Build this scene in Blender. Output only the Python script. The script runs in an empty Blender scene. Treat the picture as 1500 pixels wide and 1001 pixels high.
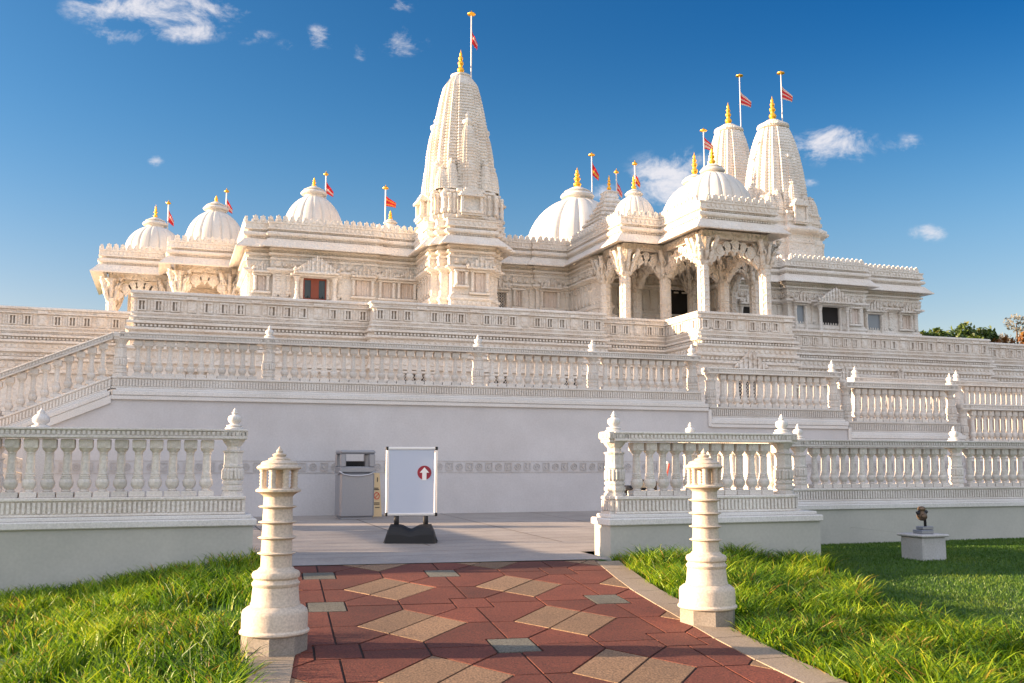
import bpy, math, random, mathutils
import numpy as np
R = math.radians
rnd = random.Random(7)
sc = bpy.context.scene
COL = sc.collection
EYE = 1.05

# ------------------------------------------------------------------ helpers
class MB:
    """collects polygons; build() links them as one mesh object"""
    def __init__(s): s.v = []; s.f = []; s.m = []
    def poly(s, pts, m=0):
        b = len(s.v); s.v += [tuple(p) for p in pts]; s.f.append(tuple(range(b, b+len(pts)))); s.m.append(m)
    def raw(s, vs, fs, m=0):
        b = len(s.v); s.v += [tuple(p) for p in vs]
        for f in fs: s.f.append(tuple(b+i for i in f)); s.m.append(m)
    def box(s, x0, x1, y0, y1, z0, z1, m=0):
        s.raw([(x0,y0,z0),(x1,y0,z0),(x1,y1,z0),(x0,y1,z0),(x0,y0,z1),(x1,y0,z1),(x1,y1,z1),(x0,y1,z1)],
              [(0,3,2,1),(4,5,6,7),(0,1,5,4),(1,2,6,5),(2,3,7,6),(3,0,4,7)], m)
    def bbox(s, x0, x1, y0, y1, z0, z1, b=0.01, m=0):
        """box with bevelled edges (chamfer all round)"""
        vs = []
        for (z, i) in ((z0, b), (z0+b, 0), (z1-b, 0), (z1, b)):
            X0, X1, Y0, Y1 = x0+i, x1-i, y0+i, y1-i
            c = b*(1 if i == 0 else .4)
            vs += [(X0+c,Y0,z),(X1-c,Y0,z),(X1,Y0+c,z),(X1,Y1-c,z),(X1-c,Y1,z),(X0+c,Y1,z),(X0,Y1-c,z),(X0,Y0+c,z)]
        fs = [tuple(range(7,-1,-1)), tuple(range(24,32))]
        for k in range(3):
            for i in range(8):
                j = (i+1) % 8; fs.append((k*8+i, k*8+j, k*8+8+j, k*8+8+i))
        s.raw(vs, fs, m)
    def lathe(s, cx, cy, prof, n=16, m=0, rot=0.0, rib=0, ribd=0.0):
        vs = []; k = len(prof)
        for (r, z) in prof:
            for i in range(n):
                a = 2*math.pi*i/n + rot
                q = r*(1 - ribd*(1-abs(math.sin(rib*a/2)))**4) if rib else r
                vs.append((cx+q*math.cos(a), cy+q*math.sin(a), z))
        fs = []
        for j in range(k-1):
            for i in range(n):
                i2 = (i+1) % n
                fs.append((j*n+i, j*n+i2, (j+1)*n+i2, (j+1)*n+i))
        fs.append(tuple(range(n-1, -1, -1))); fs.append(tuple((k-1)*n+i for i in range(n)))
        s.raw(vs, fs, m)
    def ring_stack(s, cx, cy, plan, levels, m=0):
        """plan: closed ccw list of unit points; levels: (scale, z)"""
        n = len(plan); vs = []
        for (q, z) in levels: vs += [(cx+q*x, cy+q*y, z) for x, y in plan]
        fs = []
        for j in range(len(levels)-1):
            for i in range(n):
                i2 = (i+1) % n
                fs.append((j*n+i, j*n+i2, (j+1)*n+i2, (j+1)*n+i))
        fs.append(tuple((len(levels)-1)*n+i for i in range(n)))
        s.raw(vs, fs, m)
    def sweep(s, path, prof, m=0, cap=True):
        """prof: (outward, z) from top to bottom, path runs with outward on its right"""
        n = len(path); vs = []
        nr = []
        for i in range(n-1):
            dx, dy = path[i+1][0]-path[i][0], path[i+1][1]-path[i][1]; L = math.hypot(dx, dy)
            nr.append((dy/L, -dx/L))
        for i in range(n):
            a = nr[max(0, i-1)]; b = nr[min(n-2, i)]
            d = 1 + a[0]*b[0] + a[1]*b[1]
            mx, my = (a[0]+b[0])/d, (a[1]+b[1])/d
            for (o, z) in prof: vs.append((path[i][0]+mx*o, path[i][1]+my*o, z))
        k = len(prof); fs = []
        for i in range(n-1):
            for j in range(k-1):
                fs.append((i*k+j, i*k+j+1, (i+1)*k+j+1, (i+1)*k+j))
        s.raw(vs, fs, m)
    def tube(s, pts, r, n=8, m=0):
        """round bar through points; r a number or a list"""
        P = [np.array(p, float) for p in pts]; rr = r if isinstance(r, (list, tuple)) else [r]*len(P)
        vs = []
        for i, p in enumerate(P):
            t = P[min(i+1, len(P)-1)] - P[max(i-1, 0)]; t /= np.linalg.norm(t)
            a = np.cross(t, (0, 0, 1)) if abs(t[2]) < .9 else np.cross(t, (1, 0, 0)); a /= np.linalg.norm(a)
            b = np.cross(t, a)
            for k in range(n):
                g = 2*math.pi*k/n; vs.append(tuple(p + rr[i]*(math.cos(g)*a + math.sin(g)*b)))
        fs = []
        for i in range(len(P)-1):
            for k in range(n):
                k2 = (k+1) % n; fs.append((i*n+k, i*n+k2, (i+1)*n+k2, (i+1)*n+k))
        fs.append(tuple(range(n-1, -1, -1))); fs.append(tuple((len(P)-1)*n+k for k in range(n)))
        s.raw(vs, fs, m)
    def prism(s, outline, y0, y1, m=0, M=None):
        """outline in (x,z), ccw seen from -y, extruded from y0 (front) to y1"""
        n = len(outline)
        vs = [(x, y0, z) for x, z in outline] + [(x, y1, z) for x, z in outline]
        if M: vs = [M(*v) for v in vs]
        fs = [tuple(range(n)), tuple(range(2*n-1, n-1, -1))]
        for i in range(n): fs.append((i, i+n, (i+1) % n + n, (i+1) % n))
        s.raw(vs, fs, m)
    def build(s, name, mats, parent=None, smooth=False, loc=None, autosmooth=None):
        me = bpy.data.meshes.new(name); me.from_pydata(s.v, [], s.f)
        for m in (mats if isinstance(mats, (list, tuple)) else [mats]): me.materials.append(m)
        if any(s.m): me.polygons.foreach_set('material_index', s.m)
        if smooth: me.polygons.foreach_set('use_smooth', [True]*len(s.f))
        me.validate(); me.update()
        if autosmooth: me.set_sharp_from_angle(angle=R(autosmooth))
        o = bpy.data.objects.new(name, me); COL.objects.link(o)
        if loc: o.location = loc
        if parent: o.parent = parent
        return o

def tag(o, label=None, cat=None, group=None, kind=None):
    if label: o['label'] = label
    if cat: o['category'] = cat
    if group: o['group'] = group
    if kind: o['kind'] = kind
    return o
def thing(name, label, cat, loc=(0,0,0), rz=0, group=None):
    o = bpy.data.objects.new(name, None); COL.objects.link(o); o.empty_display_size = .2
    o.location = loc; o.rotation_euler = (0, 0, rz)
    return tag(o, label, cat, group)
def copy_part(o, parent, loc):
    c = o.copy(); COL.objects.link(c); c.parent = parent; c.location = loc; return c

# ------------------------------------------------------------------ materials
def new_mat(name):
    m = bpy.data.materials.new(name); m.use_nodes = True
    nt = m.node_tree; return m, nt, nt.nodes['Principled BSDF'], nt.nodes['Material Output']
def stone(name, col, var=.12, fine=40, bump=.25, dist=.01, rough=.65, carve=0, carve_scale=7, stain=.10, warm=None, vary=None, amount=.25):
    m, nt, b, out = new_mat(name); N = nt.nodes.new; L = nt.links.new
    tc = N('ShaderNodeTexCoord')
    n1 = N('ShaderNodeTexNoise'); n1.inputs['Scale'].default_value = .9; n1.inputs['Detail'].default_value = 6; n1.inputs['Roughness'].default_value = .65
    n2 = N('ShaderNodeTexNoise'); n2.inputs['Scale'].default_value = fine; n2.inputs['Detail'].default_value = 4
    L(tc.outputs['Object'], n1.inputs['Vector']); L(tc.outputs['Object'], n2.inputs['Vector'])
    r1 = N('ShaderNodeValToRGB'); w = warm or (col[0]*.92, col[1]*.86, col[2]*.78)
    r1.color_ramp.elements[0].position = .3; r1.color_ramp.elements[1].position = .72
    r1.color_ramp.elements[0].color = (w[0]*(1-stain), w[1]*(1-stain), w[2]*(1-stain), 1); r1.color_ramp.elements[1].color = (*col, 1)
    L(n1.outputs['Fac'], r1.inputs['Fac'])
    mx = N('ShaderNodeMixRGB'); mx.blend_type = 'MULTIPLY'; mx.inputs['Fac'].default_value = 1
    r2 = N('ShaderNodeValToRGB'); r2.color_ramp.elements[0].color = (1-var*2, 1-var*2, 1-var*2, 1); r2.color_ramp.elements[1].color = (1, 1, 1, 1)
    r2.color_ramp.elements[0].position = .25; r2.color_ramp.elements[1].position = .65
    L(n2.outputs['Fac'], r2.inputs['Fac']); L(r1.outputs['Color'], mx.inputs['Color1']); L(r2.outputs['Color'], mx.inputs['Color2'])
    colour = mx.outputs['Color']
    if vary:
        src = N('ShaderNodeNewGeometry').outputs['Random Per Island'] if vary == 'island' else N('ShaderNodeObjectInfo').outputs['Random']
        mrn = N('ShaderNodeMapRange'); mrn.inputs['To Min'].default_value = 1-amount; mrn.inputs['To Max'].default_value = 1+amount*.6; L(src, mrn.inputs['Value'])
        hv = N('ShaderNodeHueSaturation'); L(mrn.outputs['Result'], hv.inputs['Value']); L(colour, hv.inputs['Color']); colour = hv.outputs['Color']
    L(colour, b.inputs['Base Color']); b.inputs['Roughness'].default_value = rough
    bp = N('ShaderNodeBump'); bp.inputs['Strength'].default_value = bump; bp.inputs['Distance'].default_value = dist
    L(n2.outputs['Fac'], bp.inputs['Height'])
    if carve:
        v = N('ShaderNodeTexVoronoi'); v.inputs['Scale'].default_value = carve_scale; v.feature = 'SMOOTH_F1'
        L(tc.outputs['Object'], v.inputs['Vector'])
        b2 = N('ShaderNodeBump'); b2.inputs['Strength'].default_value = 1; b2.inputs['Distance'].default_value = carve
        L(v.outputs['Distance'], b2.inputs['Height']); L(bp.outputs['Normal'], b2.inputs['Normal'])
        L(b2.outputs['Normal'], b.inputs['Normal'])
    else: L(bp.outputs['Normal'], b.inputs['Normal'])
    return m
def plain(name, col, rough=.5, metal=0, bump=0, scale=60, var=.0):
    m, nt, b, out = new_mat(name)
    b.inputs['Base Color'].default_value = (*col, 1); b.inputs['Roughness'].default_value = rough; b.inputs['Metallic'].default_value = metal
    N = nt.nodes.new; L = nt.links.new
    tc = N('ShaderNodeTexCoord'); n = N('ShaderNodeTexNoise'); n.inputs['Scale'].default_value = scale; n.inputs['Detail'].default_value = 3
    L(tc.outputs['Object'], n.inputs['Vector'])
    if bump:
        bp = N('ShaderNodeBump'); bp.inputs['Strength'].default_value = bump; bp.inputs['Distance'].default_value = .004
        L(n.outputs['Fac'], bp.inputs['Height']); L(bp.outputs['Normal'], b.inputs['Normal'])
    if var:
        r = N('ShaderNodeValToRGB'); r.color_ramp.elements[0].position = .3; r.color_ramp.elements[1].position = .7
        r.color_ramp.elements[0].color = tuple(c*(1-var) for c in col)+(1,); r.color_ramp.elements[1].color = tuple(min(1, c*(1+var)) for c in col)+(1,)
        L(n.outputs['Fac'], r.inputs['Fac']); L(r.outputs['Color'], b.inputs['Base Color'])
    return m
M = {}
M['lime'] = stone('limestone', (.90,.85,.78), bump=.4, carve=.05, carve_scale=9, warm=(.86,.75,.64))
M['carved'] = stone('carved_limestone', (.90,.85,.78), bump=.4, carve=.11, carve_scale=7, stain=.16, warm=(.84,.72,.60))
M['spire'] = stone('spire_limestone', (.90,.85,.78), bump=.4, carve=.07, carve_scale=9, stain=.14, warm=(.86,.75,.64))
M['dome'] = stone('dome_plaster', (.76,.735,.70), bump=.2, stain=.08, warm=(.70,.66,.61))
M['marble'] = stone('balustrade_stone', (.85,.81,.76), bump=.35, fine=55, dist=.004, carve=.010, carve_scale=26, stain=.14, warm=(.80,.73,.66), vary='object', amount=.15)
M['plain_stone'] = stone('coping_stone', (.80,.78,.76), bump=.2, fine=60, dist=.004, stain=.06, warm=(.74,.71,.67))
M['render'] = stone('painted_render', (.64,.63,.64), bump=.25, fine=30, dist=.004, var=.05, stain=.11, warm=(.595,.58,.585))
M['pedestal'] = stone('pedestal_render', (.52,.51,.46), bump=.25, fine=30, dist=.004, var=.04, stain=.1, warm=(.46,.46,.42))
M['lamp'] = stone('lamp_stone', (.74,.64,.52), bump=.35, fine=60, dist=.004, stain=.12, var=.16, warm=(.67,.56,.45))
M['lampbase'] = stone('lamp_base_stone', (.34,.30,.26), bump=.3, fine=70, dist=.004, var=.2, stain=.15)
M['concrete'] = stone('plaza_concrete', (.43,.39,.365), bump=.35, fine=45, dist=.005, var=.14, stain=.18, warm=(.36,.32,.295))
M['curb'] = stone('curb_stone', (.41,.335,.26), bump=.5, fine=90, dist=.005, var=.25, stain=.15)
M['red'] = stone('red_paver', (.26,.066,.036), bump=.6, fine=75, dist=.005, var=.42, stain=.32, warm=(.19,.046,.027), rough=.8, vary='island', amount=.28)
M['tan'] = stone('tan_paver', (.37,.225,.125), bump=.6, fine=75, dist=.005, var=.40, stain=.15, warm=(.31,.19,.115), rough=.8, vary='island', amount=.28)
M['gray'] = stone('gray_paver', (.19,.185,.155), bump=.6, fine=75, dist=.005, var=.40, stain=.15, rough=.8, vary='island', amount=.28)
M['joint'] = plain('paver_joint', (.035,.022,.02), rough=.95, bump=.5)
M['gold'] = plain('gilded_metal', (1.0,.50,.06), rough=.42, metal=1, bump=.1)
M['flagred'] = plain('red_flag_cloth', (.75,.03,.035), rough=.85)
M['flagwhite'] = plain('pale_flag_cloth', (.85,.55,.45), rough=.85)
M['flagyellow'] = plain('yellow_flag_cloth', (.85,.40,.05), rough=.85)
M['polem'] = plain('flagpole_paint', (.70,.68,.66), rough=.4)
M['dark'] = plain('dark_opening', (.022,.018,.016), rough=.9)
M['door'] = plain('red_timber', (.26,.055,.022), rough=.45, bump=.2, var=.2)
M['glass'] = plain('dark_glass', (.03,.045,.045), rough=.08)
M['graypane'] = plain('gray_glass', (.22,.24,.26), rough=.2)
M['pink'] = stone('pink_panel_stone', (.82,.72,.65), bump=.4, carve=.02, carve_scale=14)
M['steel'] = plain('gray_sheet_metal', (.29,.30,.33), rough=.32, metal=.45, bump=.1, var=.05)
M['steel_edge'] = plain('bright_sheet_metal', (.50,.51,.54), rough=.3, metal=.6)
M['alu'] = plain('brushed_aluminium', (.72,.72,.74), rough=.3, metal=.8)
M['panel'] = plain('pale_poster_sheet', (.50,.55,.66), rough=.35)
M['maroon'] = plain('maroon_print', (.28,.012,.03), rough=.4)
M['white'] = plain('white_print', (.8,.8,.8), rough=.4)
M['black'] = plain('black_plastic', (.006,.006,.008), rough=.6, bump=.3)
M['yellow'] = plain('pale_yellow_plastic', (.72,.54,.30), rough=.4)
M['redprint'] = plain('red_print', (.6,.07,.04), rough=.5)
M['brass'] = plain('aged_brass', (.17,.115,.075), rough=.5, metal=.6, var=.3, scale=30)
M['ironm'] = plain('dark_iron', (.03,.028,.03), rough=.5, metal=.5)
M['bark'] = plain('bark', (.10,.07,.05), rough=.9, bump=.6, scale=12, var=.3)

def leaf_mat(name, ramp, trans=.35, rough=.5):
    m, nt, b, out = new_mat(name); N = nt.nodes.new; L = nt.links.new
    at = N('ShaderNodeAttribute'); at.attribute_name = 'tint'
    r = N('ShaderNodeValToRGB'); els = r.color_ramp.elements
    els[0].position = ramp[0][0]; els[0].color = (*ramp[0][1], 1); els[1].position = ramp[-1][0]; els[1].color = (*ramp[-1][1], 1)
    for p, c in ramp[1:-1]:
        e = els.new(p); e.color = (*c, 1)
    L(at.outputs['Fac'], r.inputs['Fac']); L(r.outputs['Color'], b.inputs['Base Color'])
    b.inputs['Roughness'].default_value = rough
    t = N('ShaderNodeBsdfTranslucent'); L(r.outputs['Color'], t.inputs['Color'])
    mx = N('ShaderNodeMixShader'); mx.inputs['Fac'].default_value = trans
    L(b.outputs['BSDF'], mx.inputs[1]); L(t.outputs['BSDF'], mx.inputs[2]); L(mx.outputs['Shader'], out.inputs['Surface'])
    return m
M['grass'] = leaf_mat('long_grass_blades', [(0,(.014,.050,.003)),(.30,(.085,.205,.006)),(.72,(.34,.47,.010)),(.92,(.50,.48,.035)),(1,(.42,.18,.05))], trans=.4)
M['turf'] = leaf_mat('mown_turf_blades', [(0,(.03,.085,.008)),(.6,(.085,.175,.012)),(1,(.18,.23,.025))], trans=.3)
M['leaf'] = leaf_mat('tree_leaves', [(0,(.025,.05,.012)),(.5,(.06,.11,.02)),(.85,(.13,.17,.03)),(1,(.20,.18,.04))])
M['leaf_rust'] = leaf_mat('rust_leaves', [(0,(.10,.05,.02)),(.5,(.20,.085,.025)),(1,(.30,.15,.03))])
M['leaf_pale'] = leaf_mat('silver_leaves', [(0,(.12,.13,.10)),(.5,(.22,.22,.19)),(1,(.34,.33,.30))])

# ------------------------------------------------------------------ terrain
def zpath(y): return -.551 + .0535*min(y, 10.3)
LEFT_EDGE = [(-12,.2),(3,.45),(5.9,.72),(6.9,.90),(8,1.04),(10.6,1.30),(40,1.3)]
RIGHT_EDGE = [(-12,2.6),(3,3.40),(4.9,3.68),(5.7,3.73),(6.3,3.79),(7.3,3.94),(7.9,4.03),(8.4,4.11),(9.0,4.25),(10.15,4.53),(40,4.6)]
def interp(tb, y):
    for (a, xa), (b, xb) in zip(tb, tb[1:]):
        if a <= y <= b: return xa + (xb-xa)*(y-a)/(b-a)
    return tb[0][1] if y < tb[0][0] else tb[-1][1]
def zground(x, y):
    yc = max(-12, min(y, 40)); zp = zpath(yc); xl = interp(LEFT_EDGE, yc) - .28; xr = interp(RIGHT_EDGE, yc) + .26
    if x < xl: return max(-1.4, zp - .05 - .125*min(xl-x, 8))
    if x > xr: return zp - .05 - .05*min(x-xr, 3.2)
    return zp - .08
def axis(lo, hi, step, far):
    a = list(np.arange(lo, hi+1e-6, step)); q = step
    up = []; v = hi
    while v < far: q *= 1.6; v += q; up.append(v)
    dn = []; v = lo; q = step
    while v > -far: q *= 1.6; v -= q; dn.append(v)
    return dn[::-1] + a + up
gx = axis(-9, 24, .3, 3000); gy = axis(-4, 18, .3, 3000)
gb = MB(); nx = len(gx)
for y in gy:
    for x in gx: gb.v.append((x, y, zground(x, y)))
for j in range(len(gy)-1):
    for i in range(nx-1):
        gb.f.append((j*nx+i, j*nx+i+1, (j+1)*nx+i+1, (j+1)*nx+i)); gb.m.append(0)
gm, nt, b, out = new_mat('lawn_soil'); N = nt.nodes.new; Lk = nt.links.new
tc = N('ShaderNodeTexCoord'); n = N('ShaderNodeTexNoise'); n.inputs['Scale'].default_value = 1.3; n.inputs['Detail'].default_value = 8
r = N('ShaderNodeValToRGB'); r.color_ramp.elements[0].position = .35; r.color_ramp.elements[0].color = (.025,.07,.008,1)
r.color_ramp.elements[1].position = .7; r.color_ramp.elements[1].color = (.06,.14,.014,1)
Lk(tc.outputs['Object'], n.inputs['Vector']); Lk(n.outputs['Fac'], r.inputs['Fac']); Lk(r.outputs['Color'], b.inputs['Base Color'])
b.inputs['Roughness'].default_value = .9
n2 = N('ShaderNodeTexNoise'); n2.inputs['Scale'].default_value = 60; Lk(tc.outputs['Object'], n2.inputs['Vector'])
bp = N('ShaderNodeBump'); bp.inputs['Strength'].default_value = .8; bp.inputs['Distance'].default_value = .02; Lk(n2.outputs['Fac'], bp.inputs['Height']); Lk(bp.outputs['Normal'], b.inputs['Normal'])
tag(gb.build('ground', gm, smooth=True), kind='structure')

# plaza in front of the long wall
def zplaza(y): return .0136*(y-10.3) + .004
pz = MB()
def zp_poly(pts): pz.poly([(x, y, zplaza(y)) for x, y in pts])
zp_poly([(1.05,10.56),(4.74,10.17),(4.74,11.0),(1.05,12.0)])
zp_poly([(-14,12.0),(1.05,12.0),(4.74,11.0),(7.75,11.0),(7.75,13.6),(30,13.6),(30,18.5),(-14,18.5)])
tag(pz.build('plaza', M['concrete']), kind='structure')
pj = MB()
for k in range(6):
    pass
# joints of the plaza slabs, thin sheets 4 mm above it
def strip(mb, a, b, w, zf, dz, m=0):
    (x0, y0), (x1, y1) = a, b; dx, dy = x1-x0, y1-y0; l = math.hypot(dx, dy); nxx, nyy = -dy/l*w/2, dx/l*w/2
    mb.poly([(x0-nxx,y0-nyy,zf(y0-nyy)+dz),(x1-nxx,y1-nyy,zf(y1-nyy)+dz),(x1+nxx,y1+nyy,zf(y1+nyy)+dz),(x0+nxx,y0+nyy,zf(y0+nyy)+dz)], m)
for k in range(9): strip(pj, (-4+1.8*k, 12.2), (-4+1.8*k, 18.3), .012, zplaza, .004)
for k in range(17):
    y = 11.1 + .43*k
    strip(pj, ((1.2 if y < 12.05 else -6), y), ((4.68 if y < 11.05 else 7.3 if y < 13.6 else 20), y), .010, zplaza, .008)
tag(pj.build('plaza_joints', M['joint']), kind='structure')

# ------------------------------------------------------------------ paved path
PH = (.1045, .9945); QH = (.9945, -.1045)
CX, CY = 1.82, 7.42                                # centre of one lozenge
CELLW, CELLH = 1.20, 1.53
def loc2(u, v): return (CX + u*QH[0] + v*PH[0], CY + u*QH[1] + v*PH[1])
def inset(poly, d):
    n = len(poly); outp = []
    for i in range(n):
        p0, p1, p2 = poly[i-1], poly[i], poly[(i+1) % n]
        a = (p1[0]-p0[0], p1[1]-p0[1]); bq = (p2[0]-p1[0], p2[1]-p1[1])
        la, lb = math.hypot(*a), math.hypot(*bq)
        n1 = (-a[1]/la, a[0]/la); n2_ = (-bq[1]/lb, bq[0]/lb); dd = 1 + n1[0]*n2_[0] + n1[1]*n2_[1]
        if dd < .05: dd = .05
        outp.append((p1[0] + (n1[0]+n2_[0])/dd*d, p1[1] + (n1[1]+n2_[1])/dd*d))
    return outp
def clip(poly, a, b, c):
    """keep a*x+b*y+c >= 0"""
    res = []
    for i in range(len(poly)):
        p, q = poly[i], poly[(i+1) % len(poly)]; fp = a*p[0]+b*p[1]+c; fq = a*q[0]+b*q[1]+c
        if fp >= 0: res.append(p)
        if (fp >= 0) != (fq >= 0):
            t = fp/(fp-fq); res.append((p[0]+(q[0]-p[0])*t, p[1]+(q[1]-p[1])*t))
    return res
def clip_path(poly):
    # world edges, chord by chord (both edges bow outwards only a little)
    for tb, sgn in ((LEFT_EDGE, 1), (RIGHT_EDGE, -1)):
        cy = sum(p[1] for p in poly)/len(poly)
        for (ya, xa), (yb, xb) in zip(tb, tb[1:]):
            if ya <= cy <= yb:
                dx, dy = xb-xa, yb-ya; poly = clip(poly, sgn*dy, -sgn*dx, sgn*(-dy*xa + dx*ya))
                break
        if len(poly) < 3: return []
    poly = clip(poly, -.1045-.0, -.9945, .1045*1.38 + .9945*10.44)       # plaza edge
    return poly if len(poly) > 2 else []
pv = MB(); J = .0085
def zp(x, y): return zpath(y)
def paver(uv, m):
    w = clip_path(inset([loc2(*p) for p in uv], J))
    if len(w) < 3: return
    h = rnd.uniform(-.0012, .0012)
    pv.poly([(x, y, zpath(y)+.008+h) for x, y in w], m)
    ins = w
    n_ = len(w)
    for i in range(n_):
        p, q = w[i], w[(i+1) % n_]
        pv.poly([(q[0],q[1],zpath(q[1])+.008+h),(p[0],p[1],zpath(p[1])+.008+h),(p[0],p[1],zpath(p[1])-.006),(q[0],q[1],zpath(q[1])-.006)], m)
hw, hh = .42, .57; sw, sh = .155, .20; A2, B2 = CELLW/2, CELLH/2
def mid(p, q): return ((p[0]+q[0])/2, (p[1]+q[1])/2)
for i in range(-4, 5):
    for j in range(-9, 5):
        u0, v0 = i*CELLW, j*CELLH
        def S(pts): return [(u0+a, v0+b_) for a, b_ in pts]
        Lp, Tp, Rp, Bp = (-hw,0), (0,hh), (hw,0), (0,-hh)
        mBL, mTR = mid(Lp, Bp), mid(Tp, Rp)
        paver(S([Lp, mBL, mTR, Tp]), 1); paver(S([mBL, Bp, Rp, mTR]), 1)
        # the square at the upper right cell corner and the red stones about it
        gray = ((i + j) % 2 == (-1) % 2) or (i == -1 and j == 1)
        c = (A2, B2)
        paver(S([(c[0]-sw,c[1]-sh),(c[0]+sw,c[1]-sh),(c[0]+sw,c[1]+sh),(c[0]-sw,c[1]+sh)]), 2 if gray else 0)
        # lower-left stone is cut by the diagonal joint
        sq = (c[0]-sw, c[1]-sh)
        paver(S([Rp, (A2,0), (A2,B2-sh), sq, mTR]), 0)
        paver(S([Tp, mTR, sq, (c[0]-sw,B2), (0,B2)]), 0)
        # lower-right
        paver(S([(A2,0),(CELLW-hw,0),(CELLW,hh),(CELLW,B2),(c[0]+sw,B2),(c[0]+sw,c[1]-sh),(A2,c[1]-sh)]), 0)
        # upper-left
        paver(S([(0,B2),(c[0]-sw,B2),(c[0]-sw,c[1]+sh),(A2,c[1]+sh),(A2,CELLH),(hw,CELLH),(0,CELLH-hh)]), 0)
        # upper-right, cut by the diagonal joint of the next lozenge
        sq2 = (c[0]+sw, c[1]+sh); mBL2 = (CELLW+mBL[0], CELLH+mBL[1])
        paver(S([(A2,c[1]+sh), sq2, mBL2, (CELLW-hw,CELLH), (A2,CELLH)]), 0)
        paver(S([(c[0]+sw,B2),(CELLW,B2),(CELLW,CELLH-hh), mBL2, sq2]), 0)
tag(pv.build('paved_path', [M['red'], M['tan'], M['gray']]), kind='structure')
pb = MB()
ys = [-8,3,4.5,5.9,6.9,8,9,10.0]
for a, b_ in zip(ys, ys[1:]):
    l0, l1, r0, r1 = interp(LEFT_EDGE,a), interp(LEFT_EDGE,b_), interp(RIGHT_EDGE,a), interp(RIGHT_EDGE,b_)
    pb.poly([(l0-.02,a,zpath(a)-.001),(r0+.02,a,zpath(a)-.001),(r1+.02,b_,zpath(b_)-.001),(l1-.02,b_,zpath(b_)-.001)])
pb.poly([(1.2,10.0,zpath(10)-.001),(4.55,10.0,zpath(10)-.001),(4.6,10.2,zpath(10.2)-.001),(1.2,10.54,zpath(10.5)-.001)])
tag(pb.build('path_bed', M['joint']), kind='structure')
def curb(tb, side, y0, y1, w):
    cb = MB(); y = y0
    while y < y1 - .05:
        ye = min(y + .62, y1); x0, x1 = interp(tb, y), interp(tb, ye); g = .006
        p = [(x0, y+g), (x0+side*w, y+g), (x1+side*w, ye-g), (x1, ye-g)]
        if side < 0: p = p[::-1]
        zz = [zpath(q[1])+.014 for q in p]
        cb.poly([(q[0], q[1], z) for q, z in zip(p, zz)])
        for i in range(4):
            a, b_ = p[i], p[(i+1) % 4]
            cb.poly([(b_[0],b_[1],zpath(b_[1])+.014),(a[0],a[1],zpath(a[1])+.014),(a[0],a[1],zpath(a[1])-.2),(b_[0],b_[1],zpath(b_[1])-.2)])
        y = ye
    return cb
tag(curb(RIGHT_EDGE, 1, -6, 10.0, .27).build('right_curb', M['curb']), kind='structure')
tag(curb(LEFT_EDGE, -1, -6, 10.4, .27).build('left_curb', M['curb']), kind='structure')

# ------------------------------------------------------------------ balustrades
def baluster_mesh():
    m = MB(); b = .03
    m.bbox(-.083,.083,-.09,.09,.305,.36, .006)
    m.lathe(0,0,[(.046,.36),(.054,.37),(.040,.382),(.052,.395),(.068,.415),(.074,.445),(.070,.47),(.056,.488),(.060,.492),(.060,.502),(.049,.507),(.056,.512),(.056,.522),(.047,.528),(.053,.534),(.053,.542),(.046,.548),
                 (.046,.60),(.043,.70),(.040,.735),(.046,.74),(.046,.748),(.041,.752),(.052,.765),(.066,.778),(.070,.79)],14)
    m.bbox(-.071,.071,-.075,.075,.79,.885,.008)
    m.lathe(0,-.066,[(.0,0)],3) if False else None
    # raised rosette on the front and back of the head block
    for s in (-1, 1):
        ring = []
        for k in range(10):
            a = 2*math.pi*k/10; ring.append((.036*math.cos(a), .8375+.030*math.sin(a)))
        m.prism(ring if s < 0 else ring, min(s*.075, s*.083), max(s*.075, s*.083))
    return m
BAL = baluster_mesh().build('baluster', M['marble'], smooth=True, autosmooth=35)
BALMESH = BAL.data; bpy.data.objects.remove(BAL)
def scale_z(prof, H): return [(r, z*H) for r, z in prof]
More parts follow.
